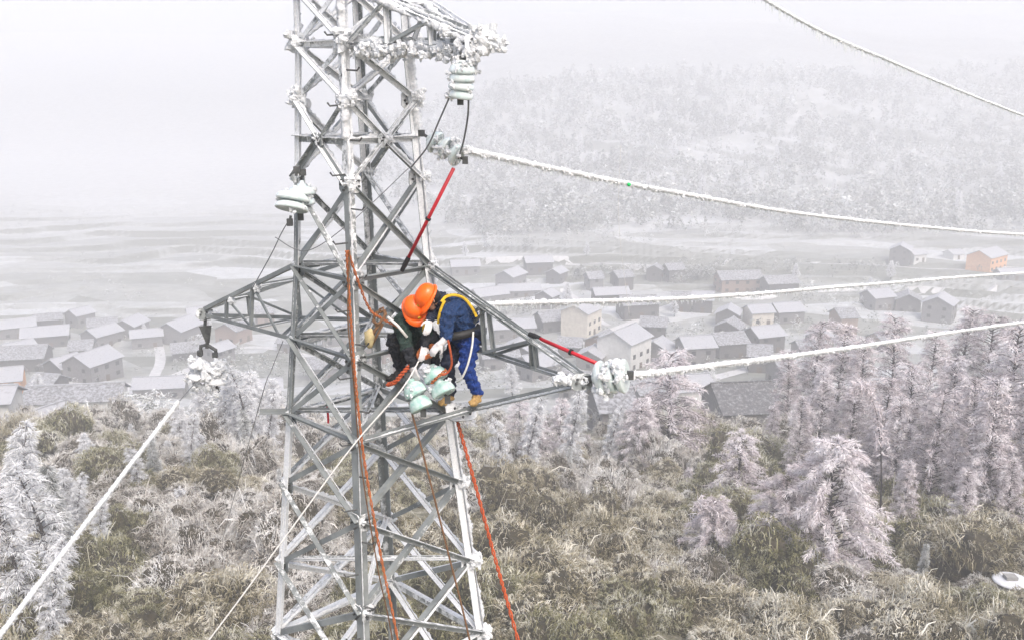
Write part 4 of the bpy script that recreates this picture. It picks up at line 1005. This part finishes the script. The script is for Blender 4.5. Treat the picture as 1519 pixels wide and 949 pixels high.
# the pair hanging under a forked yoke on the left arm
yk = empty('yoke_hanger', tuple(P(305, 478, 12.5))); tag(yk, 'dark forked iron yoke hanging from the left cross arm tip', 'yoke')
m = MB(); m.tube([P(305, 468, 12.5), P(304, 486, 12.5)], .025, 6); m.add([P(295, 484, 12.46), P(314, 482, 12.46), P(311, 508, 12.46), P(305, 508, 12.46), P(295, 484, 12.5), P(314, 482, 12.5), P(311, 508, 12.5), P(305, 508, 12.5)], [(0, 1, 2, 3), (7, 6, 5, 4), (0, 4, 5, 1), (1, 5, 6, 2), (2, 6, 7, 3), (3, 7, 4, 0)]); m.build('link_plate', M['iron'], yk)
m = MB(); m.tube([P(308, 500, 12.48), P(307, 516, 12.48)], .028, 6); m.tube([P(297, 528, 12.48), P(298, 513, 12.48), P(307, 511, 12.48), P(320, 519, 12.48), P(320, 530, 12.48)], .028, 6); m.build('fork', M['iron'], yk)
insulator_string(P(297, 520, 12.45), P(294, 572, 12.4), 2, .15, M['rime'], 'rime-covered insulator pair on the outer prong of the yoke', ice=6, seedv=970)
insulator_string(P(319, 523, 12.45), P(322, 578, 12.4), 2, .15, M['rime'], 'rime-covered insulator pair on the inner prong of the yoke', ice=6, seedv=980)
# glass strings the crew is handling
insulator_string(P(604, 553, 9.85), P(628, 612, 9.7), 2, .128, M['glass'], 'pale green glass insulator with icy lower disc held by the crouching worker', ice=2, seedv=996, hs=1.6)
insulator_string(P(632, 530, 9.95), P(664, 592, 9.75), 2, .135, M['glass'], 'bright green glass insulator discs with orange rope between the workers', ice=2, seedv=1200, hs=1.5)
tl = MB(); tr_ = random.Random(8)
for (px, py, q) in ((300, 548, .12), (318, 552, .13), (308, 566, .11), (292, 570, .08), (318, 580, .07), (315, 594, .055), (316, 606, .04), (286, 580, .05), (330, 560, .07)): crust(tl, P(px, py, 12.38), q, 16, tr_, px)
to = tl.build('rime_mass', M['rime']); tag(to, 'fluffy white rime mass hanging round the left yoke insulators', 'rime', kind='stuff')

# ------------------------------------------------------------------ conductors, wires and ropes
def sag_curve(pts, n=60):
    """smooth curve through points (quadratic through three or straight through two)"""
    pts = [Vector(p) for p in pts]
    if len(pts) == 2: return [pts[0].lerp(pts[1], k / n) for k in range(n + 1)]
    out = []
    for i in range(len(pts) - 1):
        a = pts[max(i - 1, 0)]; b = pts[i]; c = pts[i + 1]; d = pts[min(i + 2, len(pts) - 1)]
        for k in range(n):
            t = k / n; out.append(.5 * ((2 * b) + (c - a) * t + (2 * a - 5 * b + 4 * c - d) * t * t + (3 * b - a - 3 * c + d) * t ** 3))
    out.append(pts[-1]); return out
def icy_wire(name, label, pts, r, icicle, seed, mat='rime', n=170, cat='wire', group=None):
    c = sag_curve(pts, n); rr = random.Random(seed)
    m = MB(); m.tube(c, [r * (1 + .28 * noise.noise(Vector((i * .35, seed, 0))) + .25 * noise.noise(Vector((i * 1.3, seed, 5))) + rr.uniform(-.18, .18)) for i in range(len(c))], 8)
    o = m.build(name, M[mat], None, True); tag(o, label, cat, group)
    kr = MB(); vis = [i for i in range(len(c) - 1)]
    for i in vis:
        seg = (c[i + 1] - c[i]).length
        for j in range(min(3, max(1, int(seg / .07)))):
            q = c[i].lerp(c[i + 1], rr.random()); an = rr.uniform(0, 6.28); k = rr.uniform(.35, .8)
            kr.blob(q + Vector((0, -math.cos(an) * r * .75, math.sin(an) * r * .8 - r * .15)), r * k, i + j, 0, 5, .9, (rr.uniform(.8, 1.8), 1, rr.uniform(.7, 1.4)))
    ko = kr.build('rime', M['rime'], None); ko.parent = o; ko['kind'] = 'stuff'
    if icicle > 0:
        ic = MB(); tot = 0
        for i in range(len(c) - 1):
            seg = (c[i + 1] - c[i]).length; k = max(1, int(seg / .055))
            for j in range(min(k, 14)):
                if rr.random() < .55: continue
                q = c[i].lerp(c[i + 1], rr.random()); h = icicle * rr.uniform(.3, 1.2)
                ic.tube([q + Vector((0, 0, -r * .7)), q + Vector((rr.uniform(-.01, .01), 0, -r * .7 - h))], [r * .45, .003], 4, 0, False)
        io = ic.build('icicles', M['ice'], None); io.parent = o; io['kind'] = 'stuff'
    return o
ex = lambda a, b, k: b + (b - a) * k
a, b, c = P(690, 222, 10.1), P(1000, 285, 14.0), P(1519, 348, 23.0)
icy_wire('conductor', 'ice-sleeved conductor leaving the sideways insulator string for the far hillside', [a, P(820, 250, 11.6), b, P(1230, 322, 17.3), c, ex(b, c, 1.2) + Vector((0, 0, .5))], .031, .06, 3)
a = P(447, 506, 11.2); b = P(705, 452, 13.0)
icy_wire('conductor', 'ice-sleeved conductor passing behind the workers toward the orange house', [a, P(560, 474, 11.9), b, P(1040, 441, 17.5), P(1300, 421, 23.0), P(1519, 405, 29.5), P(1760, 395, 42)], .036, .09, 4)
icy_wire('conductor', 'ice-sleeved conductor running from the right arm insulators over the grove', [P(930, 557, 8.7), P(1060, 541, 9.8), P(1250, 517, 12.2), P(1519, 478, 17.5), P(1760, 450, 26)], .028, .03, 5)
icy_wire('ground_wire', 'thin ground wire fringed with short icicles high above the hillside', [cen(3.9), P(1135, 0, 16.8), P(1330, 95, 21.0), P(1519, 172, 26.4), P(1700, 238, 33)], .030, .17, 6, 'ice')
icy_wire('conductor', 'thick ice-sleeved conductor descending from the left yoke past the conifers', [P(264, 597, 11.5), P(230, 641, 10.8), P(130, 772, 8.9), P(0, 941, 7.2), P(-160, 1150, 5.8)], .024, .012, 7)
BARE = (P(300, 560, 12.35), P(283, 575, 11.9), P(264, 597, 11.5))
def rope(name, label, pts, r, mat, n=30, cat='rope', twist=0, group=None, sides=7):
    c = sag_curve(pts, n); m = MB()
    if twist:
        for s in (0, 1):
            q = []
            for i, p in enumerate(c):
                an = i * twist + s * math.pi; t = (c[min(i + 1, len(c) - 1)] - c[max(i - 1, 0)]).normalized(); u = t.orthogonal().normalized(); w = t.cross(u)
                q.append(p + (u * math.cos(an) + w * math.sin(an)) * r * .75)
            m.tube(q, r * .62, 6)
    else: m.tube(c, r, sides)
    o = m.build(name, M[mat], None, True); tag(o, label, cat, group); return o
rope('wire', 'bare thin wire end between the left yoke insulators and the thick ice sleeve', BARE, .007, 'wire', 10, 'wire')
rope('rope', 'long orange rope hanging down the near pylon leg to the ground', [P(514, 372, 9.75), P(520, 470, 9.72), P(527, 560, 9.68), P(540, 680, 9.58), P(566, 830, 9.45), P(592, 960, 9.3), P(640, 1250, 9.0)], .0125, 'rope_orange', 60, twist=.55)
rope('rope', 'thin rusty rope hanging beside the long orange rope', [P(519, 372, 9.72), P(516, 470, 9.72), P(524, 560, 9.7), P(536, 690, 9.60), P(560, 840, 9.5), P(584, 960, 9.4), P(625, 1250, 9.1)], .008, 'rope_brown', 30)
rope('rope', 'orange rope slanting from the near leg to the crouching worker', [P(516, 372, 9.75), P(532, 420, 9.85), P(548, 458, 9.95), P(566, 472, 9.95), P(590, 485, 9.95), P(603, 500, 9.95)], .012, 'rope_orange', 24, twist=.6)
rope('rope', 'doubled red-orange rope dropping from the right leg joint', [P(678, 622, 10.2), P(704, 715, 9.8), P(735, 830, 9.5), P(770, 955, 9.2), P(850, 1250, 8.9)], .017, 'rope_red', 60, twist=.5)
rope('rope', 'thin brown rope hanging from the green glass insulators', [P(607, 597, 9.75), P(632, 690, 9.6), P(665, 820, 9.4), P(698, 955, 9.2), P(760, 1250, 8.9)], .011, 'rope_brown', 30)
rope('rope', 'white tag line stretched from the crouching worker down past the left leg', [P(628, 520, 9.9), P(598, 574, 9.6), P(520, 665, 9.35), P(420, 800, 9.0), P(305, 955, 8.7), P(60, 1270, 8.3)], .0085, 'rope_white', 30)
rope('wire', 'thin bare wire trailing from the left arm root toward the white trees', [P(420, 505, 11.0), P(402, 550, 10.9), P(382, 610, 10.8), P(330, 800, 20)], .005, 'wire', 20, 'wire')
rope('wire', 'thin wire hanging from the clamp of the pale glass insulators', [P(432, 322, 10.4), P(418, 345, 10.5), P(402, 378, 10.7), P(372, 432, 11.2)], .006, 'wire', 20, 'wire')
rope('wire', 'slack thin wire crossing the pylon body from left to right leg', [P(408, 352, 10.5), P(455, 372, 10.5), P(520, 330, 10.4), P(606, 250, 10.7)], .005, 'wire', 20, 'wire')
rope('jumper', 'dark jumper loop on the near side of the hanging insulators', [P(668, 142, 9.4), P(652, 178, 9.6), P(634, 218, 9.9), P(610, 248, 10.4)], .009, 'wire', 20, 'wire')
rope('jumper', 'dark jumper loop on the far side of the hanging insulators', [P(695, 144, 9.4), P(694, 172, 9.6), P(688, 208, 9.9), P(680, 236, 10.1)], .010, 'wire', 20, 'wire')
rope('strap', 'short red strap tied inside the pylon body', [P(482, 588, 11.2), P(486, 610, 11.2), P(487, 627, 11.2)], .014, 'red', 12, 'strap')
rope('marker_line', 'hair-thin vertical line crossing the upper conductor', [P(921, 215, 12.8), P(918, 330, 12.8), P(934, 470, 12.8)], .003, 'rope_white', 12, 'line')
m = MB(); m.blob(P(933, 274, 12.8), .028, 3, 0, 10, .1); o = m.build('marker', simple('green_marker', (.02, .62, .16), (.015, .5, .12), .4), None, True); tag(o, 'tiny green marker hanging just below the upper conductor', 'marker')

def hot_stick(label, a, b):
    a, b = Vector(a), Vector(b); root = empty('hot_stick', tuple(a)); tag(root, label, 'pole')
    m = MB(); m.tube([a.lerp(b, .13), b], .020, 10); m.build('shaft', M['red'], root, True)
    m = MB(); m.tube([a, a.lerp(b, .05), a.lerp(b, .05), a.lerp(b, .14)], [.024, .026, .030, .026], 10); m.build('grip', M['black'], root)
    m = MB(); c = a.lerp(b, .52); ax = (b - a).normalized(); m.tube([c - ax * .012, c + ax * .012], .032, 10); m.build('collar', M['black'], root)
hot_stick('red hot stick hooked on the sideways insulator string', P(596, 402, 10.35), P(673, 250, 10.1))
hot_stick('red hot stick leaning on the right arm insulators', P(785, 495, 9.4), P(907, 548, 8.8))

# ------------------------------------------------------------------ the two line workers
def capsule(bm, a, ra, b, rb, seg=14):
    a, b = Vector(a), Vector(b); ax = b - a; L = ax.length
    ax = ax / L if L > 1e-6 else Vector((0, 0, 1)); u = ax.orthogonal().normalized(); w = ax.cross(u)
    rings = []
    for i in range(5): t = -math.pi / 2 + math.pi / 2 * i / 4; rings.append((a + ax * ra * math.sin(t), ra * math.cos(t)))
    for i in range(5): t = math.pi / 2 * i / 4; rings.append((b + ax * rb * math.sin(t), rb * math.cos(t)))
    vs_ = [[bm.verts.new(c + (u * math.cos(6.28318 * k / seg) + w * math.sin(6.28318 * k / seg)) * max(r, .0005)) for k in range(seg)] for c, r in rings]
    for i in range(len(vs_) - 1):
        for k in range(seg): bm.faces.new((vs_[i][k], vs_[i][(k + 1) % seg], vs_[i + 1][(k + 1) % seg], vs_[i + 1][k]))
    bm.faces.new(vs_[0][::-1]); bm.faces.new(vs_[-1])
def body_mesh(name, caps, mats, parent, voxel=.0075):
    """one continuous skin grown round tapered limbs, clothes by region"""
    bm = bmesh.new()
    for (a, ra, b, rb, mi) in caps: capsule(bm, a, ra, b, rb)
    me = bpy.data.meshes.new(name); bm.to_mesh(me); bm.free()
    o = bpy.data.objects.new(name, me); C.objects.link(o)
    md = o.modifiers.new('r', 'REMESH'); md.mode = 'VOXEL'; md.voxel_size = voxel
    sm = o.modifiers.new('s', 'SMOOTH'); sm.factor = .5; sm.iterations = 3
    dg = bpy.context.evaluated_depsgraph_get(); ev = o.evaluated_get(dg); me2 = bpy.data.meshes.new_from_object(ev)
    o.modifiers.clear(); o.data = me2; me2.name = name
    for m in mats: me2.materials.append(M[m])
    cs = np.empty(len(me2.polygons) * 3); me2.polygons.foreach_get('center', cs); cs = cs.reshape(-1, 3)
    best = np.full(len(cs), 1e9); mi_ = np.zeros(len(cs), np.int32)
    for (a, ra, b, rb, mi) in caps:
        a_, b_ = np.array(a), np.array(b); d = b_ - a_; t = np.clip(((cs - a_) @ d) / max(d @ d, 1e-9), 0, 1)
        q = np.linalg.norm(cs - (a_ + t[:, None] * d), axis=1) - (ra + (rb - ra) * t)
        w = q < best - 1e-5; best[w] = q[w]; mi_[w] = mi
    me2.polygons.foreach_set('material_index', mi_); me2.polygons.foreach_set('use_smooth', [True] * len(me2.polygons))
    # loose folds of cloth
    vv = np.empty(len(me2.vertices) * 3); me2.vertices.foreach_get('co', vv); vv = vv.reshape(-1, 3)
    nn = np.empty(len(me2.vertices) * 3); me2.vertices.foreach_get('normal', nn); nn = nn.reshape(-1, 3)
    cloth = np.zeros(len(vv)); skinm = [i for i, m in enumerate(mats) if m in ('skin', 'glove', 'hair')]
    fv = np.zeros(len(vv), bool)
    for p in me2.polygons:
        if mi_[p.index] in skinm:
            for v in p.vertices: fv[v] = True
    k = .010 * vnoise(vv, 24, 3) + .007 * vnoise(vv, 52, 4); k[fv] *= .1
    me2.vertices.foreach_set('co', (vv + nn * k[:, None]).ravel()); me2.update()
    o.parent = parent; o.location = -Vector(parent.location)
    return o
def hand(caps, wrist, fwd, palm_n, mi, size=1.0, curl=.9, thumb=1):
    """palm, four unequal curled fingers and a thumb from the side of the palm"""
    wrist = Vector(wrist); f = Vector(fwd).normalized(); n = Vector(palm_n); n = (n - f * n.dot(f)).normalized(); s = f.cross(n)
    k = size
    caps.append((wrist, .026 * k, wrist + f * .03 * k, .030 * k, mi))
    for i, off in enumerate((-.030, -.010, .010, .029)):
        caps.append((wrist + f * .02 * k + s * off * .6 * k, .019 * k, wrist + f * .085 * k + s * off * k, .0125 * k, mi))
        l = (.036, .042, .040, .031)[i] * k; p0 = wrist + f * .085 * k + s * off * k; d = f.copy()
        for j in range(3):
            d = (d * math.cos(curl * .5) + n * math.sin(curl * .5)).normalized() if j else (d * math.cos(curl * .35) + n * math.sin(curl * .35)).normalized()
            p1 = p0 + d * l * (1, .72, .55)[j]; caps.append((p0, (.0120, .0110, .0100)[j] * k, p1, (.0110, .0100, .0090)[j] * k, mi)); p0 = p1
            nn_ = n - d * n.dot(d); n = n if nn_.length < .05 else n
    t0 = wrist + f * .03 * k + s * thumb * -.028 * k; d = (f * .6 + s * thumb * -.7 + n * .4).normalized()
    t1 = t0 + d * .042 * k; caps.append((t0, .017 * k, t1, .0125 * k, mi)); t2 = t1 + (d * .4 + f * .6 + n * .4).normalized() * .034 * k; caps.append((t1, .0125 * k, t2, .010 * k, mi))
def face_and_head(caps, c, fwd, up, mi_skin, mi_hair):
    c = Vector(c); f = Vector(fwd).normalized(); u = Vector(up); u = (u - f * u.dot(f)).normalized(); s = f.cross(u)
    caps.append((c + u * .03 - f * .012, .092, c + u * .02 + f * .012, .088, mi_skin)); caps.append((c - u * .02 + f * .03, .070, c - u * .075 + f * .045, .046, mi_skin))
    caps.append((c + f * .100 + u * .012, .010, c + f * .118 - u * .022, .015, mi_skin))
    for k in (-1, 1):
        caps.append((c + s * k * .088 + u * .01, .014, c + s * k * .092 - u * .03, .011, mi_skin)); caps.append((c + s * k * .034 + f * .082 + u * .034, .014, c + s * k * .05 + f * .074 + u * .032, .012, mi_skin))
    caps.append((c - f * .03 + u * .035, .099, c - f * .045 - u * .02, .088, mi_hair))
    return f, u, s
def face_marks(c, f, u, s, parent):
    """eyes and mouth"""
    e = MB()
    for k in (-1, 1): e.blob(c + s * k * .034 + f * .090 + u * .016, .011, 1, 0, 8, .0)
    e.build('eyes', M['hair'], parent, True)
    e = MB(); e.tube([c + f * .092 - u * .062 - s * .022, c + f * .099 - u * .060, c + f * .092 - u * .062 + s * .022], .0055, 6); e.build('mouth', simple('lips', (.36, .13, .11)), parent, True)
def helmet(c, up, fwd, parent, r=.126):
    c = Vector(c); u = Vector(up).normalized(); f = Vector(fwd); f = (f - u * f.dot(u)).normalized(); s = f.cross(u)
    V = []; F = []; n = 28; rows = []
    prof_ = [(1.0, -.03), (1.0, .10), (.985, .30), (.93, .52), (.80, .74), (.60, .90), (.36, .98), (.15, 1.01), (.01, 1.015)]
    for (q, h) in prof_:
        for k in range(n):
            an = 6.28318 * k / n; x, y = math.cos(an), math.sin(an)
            ridge = 1 + (.045 * max(0, 1 - abs(y) / .16) * (h > .3) * (q > .1))
            V.append(c + f * (x * q * r * 1.10) + s * (y * q * r) + u * (h * r * 1.0 * ridge))
    for i in range(len(prof_) - 1):
        for k in range(n): F.append((i * n + k, i * n + (k + 1) % n, (i + 1) * n + (k + 1) % n, (i + 1) * n + k))
    F.append(tuple((len(prof_) - 1) * n + k for k in range(n)))
    h = link('helmet', mesh_py('helmet', V, F), M['orange'], parent, True)
    b = MB(); V = []; F = []
    for k in range(n):
        an = 6.28318 * k / n; x, y = math.cos(an), math.sin(an); e = .014 + .055 * max(0, x) ** 1.5
        for (q, hh) in ((.995, .012), (1 + e / r, -.012 - .02 * max(0, x)), (1 + e / r, -.022 - .02 * max(0, x)), (.985, -.03)):
            V.append(c + f * (x * q * r * 1.10) + s * (y * q * r) + u * (hh * 1.0))
    for k in range(n):
        for j in range(4): F.append((k * 4 + j, ((k + 1) % n) * 4 + j, ((k + 1) % n) * 4 + (j + 1) % 4, k * 4 + (j + 1) % 4))
    b.add(V, F); bo = b.build('brim', M['orange'], None, True); bo.parent = h
    bd = MB(); q = c + f * r * 1.085 + u * r * .30; bd.tube([q - f * .01, q + f * .008], .018, 10); o = bd.build('badge', M['yellow'], None); o.parent = h
    st = MB()
    for k in (-1, 1): st.tube([c + s * k * r * .92 - u * .01, c + s * k * r * .62 + f * .035 - u * .09, c + f * .065 - u * .145], .006, 5)
    o = st.build('chin_strap', M['black'], None); o.parent = h
    return h
def strap(name, pts, w, mat, parent, r=.008):
    c = sag_curve(pts, 8); m = MB(); V = []; F = []
    for i, p in enumerate(c):
        t = (c[min(i + 1, len(c) - 1)] - c[max(i - 1, 0)]).normalized(); sd_ = t.cross(Vector((0, -1, .3))).normalized()
        nn_ = t.cross(sd_)
        for (x, y) in ((-1, -1), (1, -1), (1, 1), (-1, 1)): V.append(p + sd_ * x * w / 2 + nn_ * y * r)
    for i in range(len(c) - 1):
        for k in range(4): F.append((i * 4 + k, i * 4 + (k + 1) % 4, (i + 1) * 4 + (k + 1) % 4, (i + 1) * 4 + k))
    m.add(V, F); return m.build(name, M[mat], parent, True)

# the standing worker: bent forward to the left, left foot on the arm plate
b_root = empty('person', tuple(P(707, 600, 10.0)))
tag(b_root, 'person in blue workwear and orange helmet bent over the insulators, yellow harness strap', 'person')
caps = []; BL, NV, GL, BT, SK, HR = range(6)
pel = P(690, 500, 10.22); wai = P(684, 480, 10.18); ch = P(672, 462, 10.12); nk = P(652, 447, 10.02)
caps += [(pel, .150, wai, .145, BL), (wai, .150, ch, .172, BL), (P(694, 470, 10.22), .12, P(676, 452, 10.22), .125, BL)]
shL, shR = P(664, 466, 9.90), P(655, 447, 10.22)
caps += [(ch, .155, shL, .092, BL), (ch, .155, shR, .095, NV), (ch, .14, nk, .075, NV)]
elL = P(662, 494, 9.80); wrL = P(655, 508, 9.74)
caps += [(shL, .086, elL, .066, BL), (elL, .060, P(664, 500, 9.76), .052, BL), (P(664, 501, 9.76), .045, wrL, .038, GL)]
hand(caps, wrL, P(644, 519, 9.72) - wrL, (-.2, .6, -.8), GL, 1.1, .8, -1)
elR = P(643, 467, 10.02); wrR = P(638, 474, 9.88)
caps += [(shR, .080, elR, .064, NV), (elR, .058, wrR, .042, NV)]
hand(caps, wrR, P(635, 488, 9.80) - wrR, (-.4, .7, -.4), GL, 1.05, .9, 1)
hpL, hpR = P(697, 508, 10.12), P(680, 510, 10.32)
knL, anL = P(692, 547, 9.98), P(708, 582, 10.02)
caps += [(pel, .14, hpL, .115, 6), (hpL, .108, knL, .082, 6), (knL, .080, anL, .058, 6), (anL + Vector((0, 0, -.01)), .055, anL + Vector((-.005, -.02, -.05)), .052, BT), (anL + Vector((-.01, -.02, -.065)), .046, anL + Vector((-.045, -.15, -.085)), .038, BT)]
knR, anR = P(664, 538, 10.08), P(668, 582, 10.25)
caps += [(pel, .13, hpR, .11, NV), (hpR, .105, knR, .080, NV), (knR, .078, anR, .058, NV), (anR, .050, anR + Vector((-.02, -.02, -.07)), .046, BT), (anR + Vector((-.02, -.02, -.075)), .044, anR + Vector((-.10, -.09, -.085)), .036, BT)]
hc = P(637, 443, 9.98); hf, hu = Vector((-.62, -.30, -.72)), Vector((-.35, -.12, .93))
f_, u_, s_ = face_and_head(caps, hc, hf, hu, SK, HR); caps.append((nk, .068, hc + (nk - hc) * .4, .060, SK))
body_mesh('body', caps, ['blue', 'navy', 'glove', 'boot', 'skin', 'hair', 'blue_trousers'], b_root); face_marks(hc, f_, u_, s_, b_root)
helmet(hc + u_ * .035 - f_ * .005, u_ + f_ * .18, f_, b_root)
strap('harness_strap', [P(655, 448, 9.88), P(662, 440, 9.96), P(676, 438, 10.02), P(690, 444, 10.08), P(701, 458, 10.06), P(707, 470, 10.02)], .032, 'yellow', b_root, .004)
strap('harness_strap', [P(660, 446, 9.86), P(655, 456, 9.84), P(651, 470, 9.84), P(650, 480, 9.86)], .028, 'yellow', b_root, .004)
strap('belt', [P(664, 500, 10.0), P(676, 498, 9.99), P(692, 495, 10.02), P(707, 490, 10.10), P(712, 484, 10.2)], .085, 'black', b_root, .02)
m = MB(); m.box(P(712, 500, 10.12), (.11, .10, .16)); m.box(P(713, 491, 10.10), (.13, .12, .05)); m.build('tool_pouch', M['navy'], b_root)
rope('lanyard', 'white lanyard looping from the belt of the worker in blue', [P(702, 492, 9.98), P(700, 515, 9.90), P(693, 543, 9.86), P(684, 562, 9.88), P(678, 566, 9.95)], .012, 'rope_white', 14)

# the crouching worker
g_root = empty('person', tuple(P(600, 560, 10.2)))
tag(g_root, 'person crouching in dark green jacket, black trousers and orange helmet gripping the insulator', 'person')
caps = []; GR_, TR_, GL, BT, SK, HR = range(6)
pel = P(608, 520, 10.48); ch = P(611, 484, 10.25); nk = P(611, 470, 10.12)
caps += [(pel, .15, ch, .165, GR_), (P(602, 500, 10.42), .13, P(600, 480, 10.32), .13, GR_)]
shR, shL = P(597, 483, 10.08), P(629, 481, 10.14)
caps += [(ch, .14, shR, .090, GR_), (ch, .14, shL, .085, GR_), (ch, .12, nk, .07, GR_)]
el, wr = P(603, 514, 9.95), P(612, 540, 9.84)
caps += [(shR, .085, el, .070, GR_), (el, .066, wr, .046, TR_)]
hand(caps, wr, P(616, 560, 9.80) - wr, (.5, .6, -.3), GL, 1.1, .9, 1)
el, wr = P(634, 496, 9.98), P(630, 512, 9.86)
caps += [(shL, .080, el, .064, GR_), (el, .060, wr, .042, TR_)]
hand(caps, wr, P(628, 526, 9.80) - wr, (-.4, .5, -.5), GL, 1.05, .9, -1)
hpR, knR, anR = P(600, 524, 10.42), P(584, 505, 10.12), P(594, 548, 10.18)
caps += [(pel, .14, hpR, .12, TR_), (hpR, .11, knR, .080, TR_), (knR, .078, anR, .056, TR_), (anR, .052, anR + Vector((-.02, -.03, -.05)), .05, BT), (anR + Vector((-.02, -.03, -.06)), .045, anR + Vector((-.12, -.10, -.08)), .036, BT)]
hpL, knL, anL = P(620, 524, 10.44), P(640, 502, 10.02), P(645, 550, 10.15)
caps += [(pel, .14, hpL, .12, TR_), (hpL, .11, knL, .092, TR_), (knL, .085, anL, .056, TR_), (anL, .052, anL + Vector((.0, -.05, -.05)), .05, BT), (anL + Vector((0, -.05, -.06)), .045, anL + Vector((.02, -.15, -.07)), .036, BT)]
hc = P(615, 459, 10.06); hf, hu = Vector((.40, -.55, -.73)), Vector((-.05, -.48, .88))
f_, u_, s_ = face_and_head(caps, hc, hf, hu, SK, HR); caps.append((nk, .066, hc + (nk - hc) * .4, .058, SK))
body_mesh('body', caps, ['green', 'dark_trousers', 'glove', 'black', 'skin', 'hair'], g_root); face_marks(hc, f_, u_, s_, g_root)
helmet(hc + u_ * .035 - f_ * .005, u_ + f_ * .12, f_, g_root)
strap('harness_strap', [P(626, 470, 10.0), P(629, 484, 9.98), P(627, 500, 10.0)], .035, 'yellow', g_root)
strap('belt', [P(590, 512, 10.22), P(604, 520, 10.20), P(622, 518, 10.22)], .06, 'black', g_root, .02)

# rope heap and slings round the work
def coil(label, c, R0, n, mat, r=.012, flat=.4, seed=0, name='rope_coil'):
    rr = random.Random(seed); pts = []
    for i in range(n * 12):
        an = i * 6.28318 / 12; q = R0 * (.75 + .35 * rr.random())
        pts.append(Vector(c) + Vector((q * math.cos(an), q * .7 * math.sin(an) - .0, flat * q * math.sin(an + .6) + rr.uniform(-.02, .02))))
    m = MB(); m.tube(pts, r, 6); o = m.build(name, M[mat], None, True); tag(o, label, 'rope')
coil('tangled orange rope heap on the steel between the two workers', P(633, 522, 9.88), .10, 5, 'rope_orange', .014, .5, 3)
coil('rusty sling wound round the lattice joint left of the crouching worker', P(563, 470, 9.98), .07, 4, 'rope_brown', .012, 1.0, 4, 'sling')
rope('sling', 'doubled orange sling from the rope heap to the pylon leg', [P(610, 540, 9.85), P(598, 552, 9.80), P(586, 566, 9.78), P(575, 570, 9.85)], .02, 'rope_red', 20, twist=.6)
rope('sling', 'red safety sling round the thigh of the worker in blue', [P(664, 502, 9.72), P(668, 520, 9.72), P(670, 540, 9.76), P(664, 552, 9.78), P(655, 556, 9.76)], .012, 'rope_red', 14)
rope('sling', 'orange cord wrapped across the bright green glass discs', [P(640, 568, 9.56), P(650, 558, 9.54), P(662, 548, 9.58)], .014, 'rope_orange', 12, twist=.7)
m = MB(); m.tube([P(575, 470, 9.95), P(590, 483, 9.92), P(604, 500, 9.92)], .016, 8); o = m.build('webbing_sling', M['rope_white'], None, True); tag(o, 'pale webbing sling beside the orange rope at the crouching worker', 'sling')
# cloth-wrapped pulley hanging left of the crouching worker
pr = empty('pulley', tuple(P(552, 495, 9.95))); tag(pr, 'yellowish rope-wrapped pulley block hanging inside the near leg', 'pulley')
m = MB(); m.blob(P(548, 502, 9.95), .07, 5, 0, 12, .3, (.8, .8, 1.5)); m.build('block', simple('ochre_canvas', (.55, .45, .24), (.30, .25, .14), .9, 20, .4), pr, True)
m = MB(); m.tube([P(565, 478, 9.95), P(556, 490, 9.95), P(545, 512, 9.95)], .02, 7); m.tube([P(568, 480, 9.97), P(560, 496, 9.97), P(550, 515, 9.97)], .014, 7); m.build('lashing', M['rope_brown'], pr, True)
